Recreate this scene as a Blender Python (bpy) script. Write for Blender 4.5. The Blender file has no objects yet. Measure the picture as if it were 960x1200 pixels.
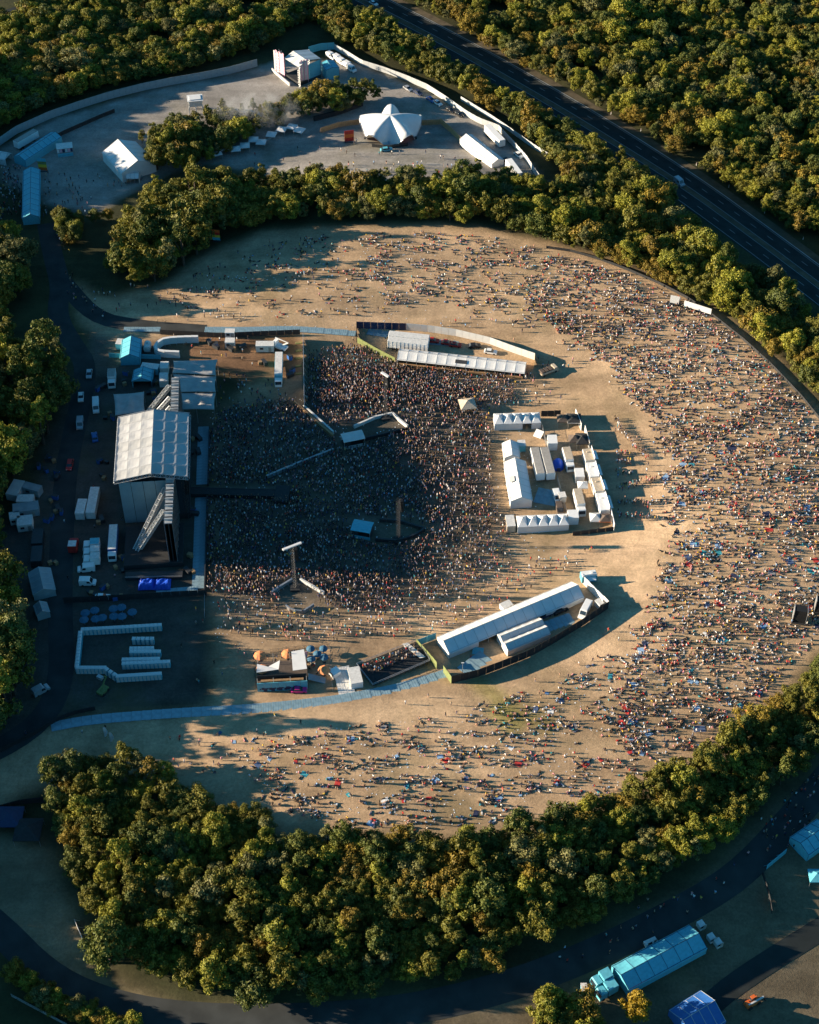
import bpy, math, random
import numpy as np
from mathutils import Vector, Matrix
R = math.radians
rnd = random.Random(7)
nr = np.random.RandomState(11)
S = bpy.context.scene
C = S.collection

# ------------------------------------------------------------------ camera
CAM_H, PITCH, FPX = 336.0, R(45), 1900.0
CAM = Vector((0, -CAM_H / math.tan(PITCH), CAM_H))
cd = bpy.data.cameras.new('camera'); cam = bpy.data.objects.new('camera', cd); C.objects.link(cam)
cam.location = CAM; cam.rotation_euler = (R(90) - PITCH, 0, 0)
cd.sensor_fit = 'VERTICAL'; cd.sensor_height = 36; cd.lens = FPX / 1200 * 36
cd.clip_start = 1; cd.clip_end = 6000
S.camera = cam

# ------------------------------------------------------------------ light
SUN_EL, SUN_AZ = 13.0, 184.0          # where the light comes from: left of the frame, a little beyond
w = bpy.data.worlds.new('World'); S.world = w; w.use_nodes = True
wn = w.node_tree.nodes; wl = w.node_tree.links
bg = wn['Background']; bg.inputs['Strength'].default_value = 0.070
sky = wn.new('ShaderNodeTexSky'); sky.sky_type = 'NISHITA'; sky.sun_disc = False
sky.sun_elevation = R(SUN_EL); sky.sun_rotation = R(274)
sky.air_density = 1.0; sky.dust_density = 0.4; sky.ozone_density = 2.5
mxs = wn.new('ShaderNodeMix'); mxs.data_type = 'RGBA'; mxs.blend_type = 'MULTIPLY'
mxs.inputs['Factor'].default_value = 1.0
mxs.inputs['B'].default_value = (0.26, 0.69, 0.81, 1)
wl.new(sky.outputs[0], mxs.inputs['A']); wl.new(mxs.outputs['Result'], bg.inputs['Color'])
sl = bpy.data.lights.new('sun', 'SUN'); sl.energy = 5.0; sl.angle = R(0.5); sl.color = (1.0, 0.82, 0.60)
sun = bpy.data.objects.new('sun', sl); C.objects.link(sun)
_az = R(176)                          # azimuth (from +X, counter-clockwise) of the sun itself
sdir = Vector((math.cos(_az) * math.cos(R(SUN_EL)), math.sin(_az) * math.cos(R(SUN_EL)), math.sin(R(SUN_EL))))
sun.rotation_euler = sdir.to_track_quat('Z', 'Y').to_euler()
S.view_settings.view_transform = 'Standard'; S.view_settings.look = 'None'
S.view_settings.exposure = 1.6; S.view_settings.gamma = 1
S.render.engine = 'CYCLES'
S.cycles.max_bounces = 5; S.cycles.diffuse_bounces = 2; S.cycles.transmission_bounces = 2; S.cycles.glossy_bounces = 2
S.cycles.use_denoising = True

# ------------------------------------------------------------------ terrain: a shallow grass bowl open to the west
def smst(t, a, b):
    t = np.clip((t - a) / (b - a), 0, 1); return t * t * (3 - 2 * t)
def hgt(x, y):
    r = np.hypot(x + 10, y - 15)
    bowl = 5.5 * smst(r, 45, 126) * (1 - smst(r, 140, 205)) * smst(x, -90, -5)
    top = 4.0 + 13 * smst(y, 150, 178) + 8 * (1 - smst(y, -38, -26)) * smst(y, -100, -80)
    bank = top * smst(-np.asarray(x) - .36 * np.maximum(0, y - 40), 120, 150)                # added bank, mostly left of the frame, heights shaped to cast shade
    return bowl + bank
def hz(x, y): return float(hgt(np.float64(x), np.float64(y)))
def G(px, py, h=0.0):
    """point h metres over the ground that photograph pixel (px, py) shows"""
    u, v = (px - 480) / FPX, (py - 600) / FPX
    d = Vector((u, math.cos(PITCH) - v * math.sin(PITCH), -math.sin(PITCH) - v * math.cos(PITCH)))
    z = h
    for _ in range(6):
        t = (z - CAM.z) / d.z; p = CAM + d * t; z = hz(p.x, p.y) + h
    return Vector((p.x, p.y, z))
def proj(x, y, z):
    dx, dy, dz = x - CAM.x, y - CAM.y, z - CAM.z
    dep = dy * math.cos(PITCH) - dz * math.sin(PITCH); up = dy * math.sin(PITCH) + dz * math.cos(PITCH)
    return 480 + FPX * dx / dep, 600 - FPX * up / dep

# ------------------------------------------------------------------ materials
MATS = {}
def mat(name, col, rough=0.6, metal=0.0, var=0.12, scale=1.5, bump=0.0, spec=0.4, trans=0.0):
    if name in MATS: return MATS[name]
    m = bpy.data.materials.new(name); m.use_nodes = True; n = m.node_tree.nodes; l = m.node_tree.links
    b = n['Principled BSDF']; b.inputs['Roughness'].default_value = rough; b.inputs['Metallic'].default_value = metal
    b.inputs['Specular IOR Level'].default_value = spec
    tc = n.new('ShaderNodeTexCoord'); nz = n.new('ShaderNodeTexNoise'); nz.inputs['Scale'].default_value = scale
    nz.inputs['Detail'].default_value = 5; l.new(tc.outputs['Object'], nz.inputs['Vector'])
    cr = n.new('ShaderNodeValToRGB'); cr.color_ramp.elements[0].position = .3; cr.color_ramp.elements[1].position = .72
    cr.color_ramp.elements[0].color = (*[c * (1 - var) for c in col], 1); cr.color_ramp.elements[1].color = (*[min(1, c * (1 + var)) for c in col], 1)
    l.new(nz.outputs['Fac'], cr.inputs['Fac']); l.new(cr.outputs['Color'], b.inputs['Base Color'])
    if bump:
        bp = n.new('ShaderNodeBump'); bp.inputs['Strength'].default_value = bump; bp.inputs['Distance'].default_value = .1
        l.new(nz.outputs['Fac'], bp.inputs['Height']); l.new(bp.outputs['Normal'], b.inputs['Normal'])
    MATS[name] = m; return m
def M(n): return MATS[n]
mat('white_pvc', (.66, .66, .65), .45, var=.06, scale=.6)
mat('white_pvc_worn', (.55, .55, .535), .5, var=.1, scale=.5)
mat('stage_wall', (.15, .27, .32), .6, var=.12, scale=.3)
mat('track_plate', (.25, .37, .42), .45, metal=.2, var=.2, scale=.7)
mat('stage_roof_b', (.38, .38, .375), .5, var=.1, scale=.4)
mat('stage_roof', (.42, .42, .42), .5, var=.08, scale=.4)
mat('grey_pvc', (.40, .41, .41), .5, var=.1, scale=.4)
mat('stretch_grey', (.36, .35, .34), .7, var=.14, scale=.5)
mat('teal_tarp', (.10, .40, .50), .5, var=.12)  # real teal cloth, and also the blue of shade painted onto pale tents and lorries
mat('blue_tarp', (.02, .09, .55), .45, var=.2)
mat('navy', (.02, .035, .09), .6)
mat('black_scrim', (.025, .026, .028), .8, var=.25)
mat('dark_metal', (.05, .052, .055), .5, metal=.3)
mat('steel', (.42, .43, .44), .4, metal=.6)
mat('alu', (.45, .47, .48), .45, metal=.4, var=.18, scale=.7)
mat('white_paint', (.78, .78, .76), .35, var=.05)
mat('white_dirty', (.62, .61, .58), .5, var=.15)
mat('grey_roof', (.33, .31, .28), .7, var=.15)
mat('glass', (.02, .03, .04), .12, var=.02, spec=.8)
mat('rubber', (.02, .02, .02), .85)
mat('red_paint', (.45, .03, .025), .4)
mat('orange_paint', (.65, .14, .03), .45)
mat('blue_paint', (.03, .12, .36), .4)
mat('silver_paint', (.45, .46, .48), .3, metal=.4)
mat('black_paint', (.02, .02, .022), .3)
mat('fence_white', (.40, .42, .43), .6, var=.12, scale=.5)
mat('wood', (.30, .18, .09), .75, var=.25, scale=2)
mat('ply', (.42, .27, .13), .75, var=.2)
mat('green_scrim', (.17, .20, .07), .8, var=.2)
mat('brown_canvas', (.10, .075, .06), .8, var=.2)
mat('beige', (.48, .40, .30), .7, var=.15)
mat('magenta', (.60, .03, .22), .5)
mat('pink', (.70, .38, .48), .6)
mat('yellow', (.75, .48, .05), .6)
mat('parasol_orange', (.72, .26, .10), .7)
mat('parasol_blue', (.035, .12, .20), .7)
mat('hoarding_grey', (.27, .32, .34), .55, var=.14, scale=.5)
mat('lamp_glass', (.8, .8, .7), .3)
mat('asphalt', (.030, .036, .036), .95, var=.22, scale=.25, bump=.2, spec=.1)
mat('asphalt_worn', (.046, .050, .050), .95, var=.25, scale=.2, bump=.2, spec=.1)
mat('road_paint', (.20, .21, .21), .6, var=.2, scale=3)
mat('verge', (.085, .068, .042), .95, var=.4, scale=.3)
mat('bark', (.075, .055, .04), .9, var=.3, scale=3)
mat('cloth_a', (.14, .20, .42), .9); mat('cloth_b', (.5, .09, .08), .9); mat('cloth_c', (.62, .6, .55), .9)
mat('cloth_d', (.07, .34, .44), .9); mat('cloth_e', (.08, .09, .12), .9)
mat('speaker', (.012, .012, .013), .7)

# ------------------------------------------------------------------ mesh helpers
class MB:
    def __init__(s): s.v = []; s.f = []
    def add(s, vs, fs):
        o = len(s.v); s.v += [tuple(p) for p in vs]; s.f += [tuple(i + o for i in f) for f in fs]; return s
    def box(s, c, d, rz=0.0, top=None):
        x, y, z = [k / 2 for k in d]; tx, ty = (top if top else (1, 1)); ca, sa = math.cos(rz), math.sin(rz); vs = []
        for (i, j, k) in ((-1,-1,-1),(1,-1,-1),(1,1,-1),(-1,1,-1),(-1,-1,1),(1,-1,1),(1,1,1),(-1,1,1)):
            a, b = i * x * (tx if k > 0 else 1), j * y * (ty if k > 0 else 1)
            vs.append((c[0] + a * ca - b * sa, c[1] + a * sa + b * ca, c[2] + k * z))
        return s.add(vs, [(3,2,1,0),(4,5,6,7),(0,1,5,4),(1,2,6,5),(2,3,7,6),(3,0,4,7)])
    def slab(s, q, t):
        q = [Vector(p) for p in q]; n = (q[1] - q[0]).cross(q[-1] - q[0]).normalized() * t; k = len(q)
        vs = [p - n for p in q] + q
        return s.add(vs, [tuple(range(k - 1, -1, -1)), tuple(range(k, 2 * k))] + [(i, (i + 1) % k, k + (i + 1) % k, k + i) for i in range(k)])
    def prism(s, poly, z0, z1):
        return s.slab([(p[0], p[1], z1) for p in poly], z1 - z0)
    def ext(s, prof, y0, y1):
        """profile in x/z extruded along y"""
        k = len(prof); vs = [(p[0], y0, p[1]) for p in prof] + [(p[0], y1, p[1]) for p in prof]
        return s.add(vs, [tuple(range(k)), tuple(range(2 * k - 1, k - 1, -1))] + [(i, k + i, k + (i + 1) % k, (i + 1) % k) for i in range(k)])
    def tube(s, p, q, r, n=5, r2=None):
        p, q = Vector(p), Vector(q); d = (q - p).normalized(); a = d.orthogonal().normalized(); b = d.cross(a); r2 = r if r2 is None else r2; vs = []
        for c, rr in ((p, r), (q, r2)):
            for i in range(n):
                t = 2 * math.pi * i / n; vs.append(c + (a * math.cos(t) + b * math.sin(t)) * rr)
        return s.add(vs, [tuple(range(n - 1, -1, -1)), tuple(range(n, 2 * n))] + [(i, (i + 1) % n, n + (i + 1) % n, n + i) for i in range(n)])
    def beam(s, p, q, t):
        return s.tube(p, q, t * .7, 4)
    def lattice(s, p, q, wd, t, steps):
        """square lattice truss"""
        p, q = Vector(p), Vector(q); d = (q - p).normalized(); a = d.orthogonal().normalized(); b = d.cross(a); h = wd / 2
        cs = [a * h + b * h, b * h - a * h, -a * h - b * h, a * h - b * h]
        for c in cs: s.tube(p + c, q + c, t, 4)
        for i in range(steps):
            u, v_ = p.lerp(q, i / steps), p.lerp(q, (i + 1) / steps)
            for k in range(4):
                s.tube(u + cs[k], u + cs[(k + 1) % 4], t * .7, 3); s.tube(u + cs[k], v_ + cs[(k + 1) % 4], t * .7, 3)
        return s
    def mesh(s, name):
        me = bpy.data.meshes.new(name); me.from_pydata(s.v, [], s.f); me.update(); return me
def ob(name, me, m=None, parent=None, loc=None, rz=0.0, label=None, scale=None):
    if isinstance(me, MB): me = me.mesh(name)
    if m is not None and not me.materials: me.materials.append(M(m) if isinstance(m, str) else m)
    o = bpy.data.objects.new(name, me); C.objects.link(o)
    if parent: o.parent = parent
    if loc is not None: o.location = loc
    if rz: o.rotation_euler = (0, 0, rz)
    if scale: o.scale = scale
    if label: o['label'] = label
    return o
def tag(o, label, cat, group=None):
    o['label'] = label; o['category'] = cat
    if group: o['group'] = group
    return o
def thing(name, label, cat, loc, rz=0.0, group=None):
    o = bpy.data.objects.new(name, None); C.objects.link(o); o.empty_display_size = .5
    o.location = loc; o.rotation_euler = (0, 0, rz); return tag(o, label, cat, group)
def dup(root, loc, rz=None, label=None, group=None):
    def cp(o, par):
        c = o.copy(); C.objects.link(c)
        if par: c.parent = par
        for ch in o.children: cp(ch, c)
        return c
    r = cp(root, None); r.location = loc
    if rz is not None: r.rotation_euler = (0, 0, rz)
    if label: r['label'] = label
    if group: r['group'] = group
    return r
def seg(p, q, h=0.0):
    a, b = G(p[0], p[1], h), G(q[0], q[1], h); c = (a + b) / 2; d = b - a
    return Vector((c.x, c.y, hz(c.x, c.y))), math.hypot(d.x, d.y), math.atan2(d.y, d.x)
def resample(pts, step):
    """even points along a polyline of world points"""
    out = [pts[0]]; acc = 0
    L = [0]
    for a, b in zip(pts, pts[1:]): L.append(L[-1] + (b - a).length)
    n = max(1, round(L[-1] / step)); res = []
    for i in range(n + 1):
        t = L[-1] * i / n; k = 0
        while k < len(pts) - 2 and L[k + 1] < t: k += 1
        res.append(pts[k].lerp(pts[k + 1], 0 if L[k + 1] == L[k] else (t - L[k]) / (L[k + 1] - L[k])))
    return res
def smooth(pts, n=2):
    for _ in range(n):
        q = [pts[0]]
        for a, b in zip(pts, pts[1:]): q += [a.lerp(b, .25), a.lerp(b, .75)]
        pts = q + [pts[-1]]
    return pts
def inpoly(x, y, poly):
    x = np.asarray(x, float); y = np.asarray(y, float); r = np.zeros(x.shape, bool); n = len(poly)
    for i in range(n):
        (x0, y0), (x1, y1) = poly[i], poly[(i + 1) % n]
        c = ((y0 > y) != (y1 > y))
        with np.errstate(divide='ignore', invalid='ignore'):
            r ^= c & (x < (x1 - x0) * (y - y0) / ((y1 - y0) if y1 != y0 else 1e-9) + x0)
    return r
def wpoly(px): return [(lambda p: (p.x, p.y))(G(*p)) for p in px]
# ------------------------------------------------------------------ ground sheet with land-cover colours
ARENA = wpoly([(85,330),(120,350),(190,335),(245,295),(310,270),(450,262),(560,266),(640,284),(700,300),(770,325),(840,365),(900,410),(960,475),
               (1050,560),(1050,700),(960,760),(900,835),(840,880),(760,925),(660,962),(520,985),(400,978),(330,980),(250,950),(190,915),(120,905),(40,925),(-20,960),(-20,900),(60,850),(110,840),(250,830),(250,700),(245,500),(330,400),(140,400),(95,380)])
FIELD = wpoly([(0,175),(60,140),(180,105),(300,80),(330,70),(420,75),(470,95),(560,140),(620,190),(645,225),(600,235),(520,215),(430,220),(330,205),(240,190),(190,205),(110,250),(60,240),(0,210)])
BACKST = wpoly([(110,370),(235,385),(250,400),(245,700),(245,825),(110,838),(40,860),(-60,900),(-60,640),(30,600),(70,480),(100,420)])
DIRT = wpoly([(195,392),(300,385),(355,392),(355,440),(290,450),(250,430),(200,420)])
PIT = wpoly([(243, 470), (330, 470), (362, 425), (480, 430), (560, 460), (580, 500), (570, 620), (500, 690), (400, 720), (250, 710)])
LAWN = wpoly([(-60,985),(50,975),(80,1050),(110,1130),(190,1180),(330,1195),(330,1215),(190,1205),(60,1150),(10,1090),(-60,1060)])
SOUTH = wpoly([(330,1190),(560,1165),(700,1100),(820,1030),(900,950),(990,850),(1050,900),(1050,1300),(300,1300)])
def axis(lo, hi, st, far, k=1.5):
    a = list(np.arange(lo, hi + .01, st)); s = st; u = hi
    while u < far: s *= k; u += s; a.append(u)
    s = st; u = lo
    while u > -far: s *= k; u -= s; a.insert(0, u)
    return np.array(a)
gx, gy = axis(-190, 190, 2.0, 2500), axis(-200, 340, 2.0, 2500)
XX, YY = np.meshgrid(gx, gy); ZZ = hgt(XX, YY); nx, ny = len(gx), len(gy)
co = np.stack([XX, YY, ZZ], -1).reshape(-1, 3)
ii = (np.arange(ny - 1)[:, None] * nx + np.arange(nx - 1)[None]).reshape(-1)
fa = np.stack([ii, ii + 1, ii + 1 + nx, ii + nx], -1)
def np_mesh(name, co, fa, k=4):
    me = bpy.data.meshes.new(name); me.vertices.add(len(co)); me.vertices.foreach_set('co', np.ascontiguousarray(co, np.float32).ravel())
    me.loops.add(len(fa) * k); me.loops.foreach_set('vertex_index', np.ascontiguousarray(fa, np.int32).ravel())
    me.polygons.add(len(fa)); me.polygons.foreach_set('loop_start', np.arange(0, len(fa) * k, k, dtype=np.int32))
    me.update(calc_edges=True); me.validate(); return me
base = np.empty((ny, nx, 3)); base[:] = (.050, .052, .024)                       # rough grass and leaf litter
def blur(m, n=2):
    m = m.astype(float)
    for _ in range(n):
        p = np.pad(m, 1, mode='edge'); m = (p[:-2, 1:-1] + p[2:, 1:-1] + p[1:-1, :-2] + p[1:-1, 2:] + p[1:-1, 1:-1]) / 5
    return m
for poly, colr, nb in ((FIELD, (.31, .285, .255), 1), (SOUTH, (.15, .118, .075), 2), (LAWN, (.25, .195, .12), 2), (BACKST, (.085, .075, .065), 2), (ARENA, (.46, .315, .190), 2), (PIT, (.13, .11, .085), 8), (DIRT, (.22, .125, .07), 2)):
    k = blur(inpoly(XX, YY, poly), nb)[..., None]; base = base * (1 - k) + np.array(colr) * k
def stroke(px, half, f):
    global base
    ps = resample(smooth([Vector((p.x, p.y, 0)) for p in [G(*q) for q in px]]), 2.0); d = np.full(XX.shape, 1e9)
    for p in ps: d = np.minimum(d, (XX - p.x) ** 2 + (YY - p.y) ** 2)
    k = (1 - smst(np.sqrt(d), half * .4, half * 1.6))[..., None]; base = base * (1 - k + k * np.array(f))
for px, hf, f in (([(150,365),(300,372),(420,366),(560,362),(640,385),(720,440),(775,510),(790,570),(775,650),(745,715),(680,780),(560,822),(400,846),(250,856),(110,872)], 5, (1.14, 1.15, 1.16)),
                  ([(620,660),(700,650),(790,640),(900,600),(990,560)], 3, (1.12, 1.12, 1.14)), ([(640,300),(690,340),(740,380),(800,430)], 2.5, (1.1, 1.1, 1.1)), ([(480,830),(500,900),(540,960)], 2, (.86, .86, .84)),
                  ([(640,790),(700,850),(760,900)], 2.2, (.88, .88, .86)), ([(250,290),(300,330),(330,380)], 2.5, (.85, .84, .82)), ([(120,870),(60,910),(0,960)], 3, (.8, .8, .8)), ([(270,740),(240,790),(200,830)], 4, (.7, .7, .7)),
                  ([(560,800),(600,830),(640,850)], 2.6, (.80, .90, .62)), ([(600,850),(585,835)], 3, (.75, .9, .55)), ([(840,520),(900,520),(960,530)], 3.5, (1.1, 1.08, 1.05))): stroke(px, hf, f)
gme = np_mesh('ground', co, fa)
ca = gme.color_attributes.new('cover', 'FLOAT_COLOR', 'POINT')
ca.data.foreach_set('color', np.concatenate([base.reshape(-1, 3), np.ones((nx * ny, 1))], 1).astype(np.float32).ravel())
gm = bpy.data.materials.new('ground_cover'); gm.use_nodes = True; n = gm.node_tree.nodes; l = gm.node_tree.links
b = n['Principled BSDF']; b.inputs['Roughness'].default_value = .95; b.inputs['Specular IOR Level'].default_value = .15
at = n.new('ShaderNodeAttribute'); at.attribute_name = 'cover'; tc = n.new('ShaderNodeTexCoord')
def noise(scale, det, stretch=None, rough=.6):
    z = n.new('ShaderNodeTexNoise'); z.inputs['Scale'].default_value = scale; z.inputs['Detail'].default_value = det; z.inputs['Roughness'].default_value = rough
    if stretch:
        mp = n.new('ShaderNodeMapping'); mp.inputs['Scale'].default_value = stretch[:3]; mp.inputs['Rotation'].default_value = (0, 0, stretch[3])
        l.new(tc.outputs['Object'], mp.inputs['Vector']); l.new(mp.outputs['Vector'], z.inputs['Vector'])
    else: l.new(tc.outputs['Object'], z.inputs['Vector'])
    return z
def ramp(z, p0, v0, p1, v1):
    r = n.new('ShaderNodeMapRange'); r.inputs[1].default_value = p0; r.inputs[2].default_value = p1; r.inputs[3].default_value = v0; r.inputs[4].default_value = v1
    l.new(z.outputs['Fac'], r.inputs[0]); return r
def mul(a, bb):
    m = n.new('ShaderNodeMath'); m.operation = 'MULTIPLY'; l.new(a.outputs[0], m.inputs[0]); l.new(bb.outputs[0], m.inputs[1]); return m
big = ramp(noise(.022, 6), .3, .74, .7, 1.2); mid = ramp(noise(.16, 8, rough=.75), .3, .70, .7, 1.24); fin = ramp(noise(1.3, 5, rough=.85), .25, .62, .75, 1.32)
trk = ramp(noise(.06, 4, (.25, 1.6, 1, .15)), .35, .78, .65, 1.18)
tot = mul(mul(big, mid), mul(fin, trk))
vm = n.new('ShaderNodeVectorMath'); vm.operation = 'SCALE'; l.new(at.outputs['Color'], vm.inputs[0]); l.new(tot.outputs[0], vm.inputs['Scale'])
grn = n.new('ShaderNodeMix'); grn.data_type = 'RGBA'; gz = ramp(noise(.035, 6, rough=.7), .50, 0, .72, .5); l.new(gz.outputs[0], grn.inputs['Factor'])
l.new(vm.outputs[0], grn.inputs['A']); grn.inputs['B'].default_value = (.11, .10, .04, 1)
l.new(grn.outputs['Result'], b.inputs['Base Color'])
bp = n.new('ShaderNodeBump'); bp.inputs['Strength'].default_value = .35; bp.inputs['Distance'].default_value = .25
l.new(fin.outputs[0], bp.inputs['Height']); l.new(bp.outputs['Normal'], b.inputs['Normal'])
g = ob('ground', gme, gm); g['kind'] = 'structure'

# ------------------------------------------------------------------ roads and tracks: sheets draped over the ground
ROADS = []                                        # sampled centre lines with half widths, so that trees keep off them
def ribbon(name, pts, half, m, off=.05, step=4, across=4, struct=True, parent=None, reg=True, sidx=0.0):
    """pts: world points of the centre line"""
    ps = resample(smooth([Vector((p.x, p.y, 0)) for p in pts]), step); v = []; f = []
    for i, p in enumerate(ps):
        t = (ps[min(i + 1, len(ps) - 1)] - ps[max(i - 1, 0)]).normalized(); nn = Vector((-t.y, t.x, 0))
        if reg: ROADS.append((p.x, p.y, half))
        for k in range(across + 1):
            q = p + nn * (half * (2 * k / across - 1) + sidx); v.append((q.x, q.y, hz(q.x, q.y) + off))
    for i in range(len(ps) - 1):
        for k in range(across):
            a = i * (across + 1) + k; f.append((a, a + 1, a + across + 2, a + across + 1))
    me = bpy.data.meshes.new(name); me.from_pydata(v, [], f); me.update()
    o = ob(name, me, m, parent)
    if struct: o['kind'] = 'structure'
    return o
def dashes(pts, side, ln, gap, wd, name, m='road_paint', off=.08, parent=None):
    ps = resample(smooth([Vector((p.x, p.y, 0)) for p in pts]), 1.0); mb = MB(); i = 0
    while i + ln < len(ps):
        a, c = ps[i], ps[i + ln]; t = (c - a).normalized(); nn = Vector((-t.y, t.x, 0)); q = []
        for p, k in ((a, side - wd), (c, side - wd), (c, side + wd), (a, side + wd)):
            z = p + nn * k; q.append((z.x, z.y, hz(z.x, z.y) + off))
        mb.slab(q, .01); i += ln + gap
    o = ob(name, mb, m, parent)
    if not parent: o['kind'] = 'structure'
    return o
HW = [G(*p) for p in ((300,-62),(418,-2),(520,50),(640,118),(725,170),(800,217),(880,275),(960,335),(1080,430))]
hw = ribbon('road', HW, 9.0, 'asphalt')
ribbon('road_verge', HW, 2.2, 'verge', off=.02, reg=False, sidx=10.8)
ribbon('central_reservation', HW, 1.2, 'verge', off=.09, reg=False)
for sd in (-8.3, -1.5, 1.5, 8.3): ribbon('edge_line', HW, .13, 'road_paint', off=.075, reg=False, across=1, sidx=sd)
for sd in (-4.9, 4.9): dashes(HW, sd, 3, 6, .12, 'lane_marking')
kb = ribbon('kerb', HW, .15, 'alu', off=.13, reg=False, across=1, sidx=9.1)
TRACK_A = [G(*p) for p in ((55,262),(62,300),(72,335),(66,370),(84,402),(104,430),(88,500),(76,560),(72,640),(70,720),(74,790),(58,835),(20,868),(-60,905))]
ribbon('service_road', TRACK_A, 3.4, 'asphalt_worn')
ribbon('service_road', [G(*p) for p in ((74,330),(110,372),(160,382),(240,388))], 3.2, 'asphalt_worn', off=.06)
TRACK_B = [G(*p) for p in ((-60,1040),(0,1088),(50,1140),(110,1172),(200,1192),(330,1196),(460,1188),(580,1162),(680,1125),(745,1095),(827,1052),(873,1020),(920,970),(980,900))]
ribbon('service_road', TRACK_B, 3.6, 'asphalt_worn')
ribbon('service_road', [G(*p) for p in ((800,1215),(837,1172),(880,1140),(960,1090),(1040,1040))], 2.6, 'asphalt', off=.06)
TRACK_C = [G(*p) for p in ((756,262),(790,276),(817,290),(840,307),(873,337),(923,373),(990,420))]
ribbon('service_road', TRACK_C, 2.0, 'asphalt_worn')
ribbon('service_road', [G(*p) for p in ((-60,38),(0,20),(60,2),(130,-22))], 4.5, 'asphalt')
dashes([G(*p) for p in ((-60,38),(0,20),(60,2),(130,-22))], 0, 3, 4, .1, 'lane_marking')
RD = np.array(ROADS)
def off_road(x, y, r=0.0): return np.min(np.hypot(RD[:, 0] - x, RD[:, 1] - y) - RD[:, 2]) > r
# ------------------------------------------------------------------ trees
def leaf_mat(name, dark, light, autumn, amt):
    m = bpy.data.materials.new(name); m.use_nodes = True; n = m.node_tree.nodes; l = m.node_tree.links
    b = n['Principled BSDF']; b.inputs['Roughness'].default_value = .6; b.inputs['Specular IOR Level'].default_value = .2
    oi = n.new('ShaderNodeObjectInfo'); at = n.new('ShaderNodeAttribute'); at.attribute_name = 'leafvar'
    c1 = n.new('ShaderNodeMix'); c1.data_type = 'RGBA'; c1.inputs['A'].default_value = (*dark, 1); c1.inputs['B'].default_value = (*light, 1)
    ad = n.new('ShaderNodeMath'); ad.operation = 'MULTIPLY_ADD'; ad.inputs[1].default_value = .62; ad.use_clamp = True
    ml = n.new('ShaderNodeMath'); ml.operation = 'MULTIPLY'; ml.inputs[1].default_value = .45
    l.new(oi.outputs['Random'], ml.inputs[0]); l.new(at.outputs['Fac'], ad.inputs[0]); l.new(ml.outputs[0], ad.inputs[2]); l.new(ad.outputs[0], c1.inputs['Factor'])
    c2 = n.new('ShaderNodeMix'); c2.data_type = 'RGBA'; c2.inputs['B'].default_value = (*autumn, 1)
    tc = n.new('ShaderNodeTexCoord'); nz = n.new('ShaderNodeTexNoise'); nz.inputs['Scale'].default_value = .35; nz.inputs['Detail'].default_value = 2
    l.new(tc.outputs['Object'], nz.inputs['Vector'])
    mr = n.new('ShaderNodeMapRange'); mr.inputs[1].default_value = .50; mr.inputs[2].default_value = .72; mr.inputs[4].default_value = amt
    l.new(nz.outputs['Fac'], mr.inputs[0]); l.new(mr.outputs[0], c2.inputs['Factor']); l.new(c1.outputs['Result'], c2.inputs['A'])
    l.new(c2.outputs['Result'], b.inputs['Base Color'])
    tr = n.new('ShaderNodeBsdfTranslucent'); l.new(c2.outputs['Result'], tr.inputs['Color'])
    ms = n.new('ShaderNodeMixShader'); ms.inputs['Fac'].default_value = .15; out = n['Material Output']
    l.new(b.outputs[0], ms.inputs[1]); l.new(tr.outputs[0], ms.inputs[2]); l.new(ms.outputs[0], out.inputs['Surface'])
    MATS[name] = m; return m
leaf_mat('leaf_olive', (.062, .066, .013), (.190, .182, .028), (.31, .23, .025), .5)
leaf_mat('leaf_green', (.044, .060, .014), (.140, .160, .034), (.25, .20, .02), .35)
leaf_mat('leaf_lime', (.10, .115, .016), (.32, .30, .035), (.26, .18, .03), .5)
leaf_mat('leaf_autumn', (.09, .066, .014), (.29, .215, .03), (.34, .19, .02), .5)
leaf_mat('leaf_pale', (.055, .065, .025), (.23, .22, .075), (.22, .17, .06), .4)
leaf_mat('leaf_gold', (.20, .14, .012), (.40, .27, .02), (.42, .24, .02), .3)

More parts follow.
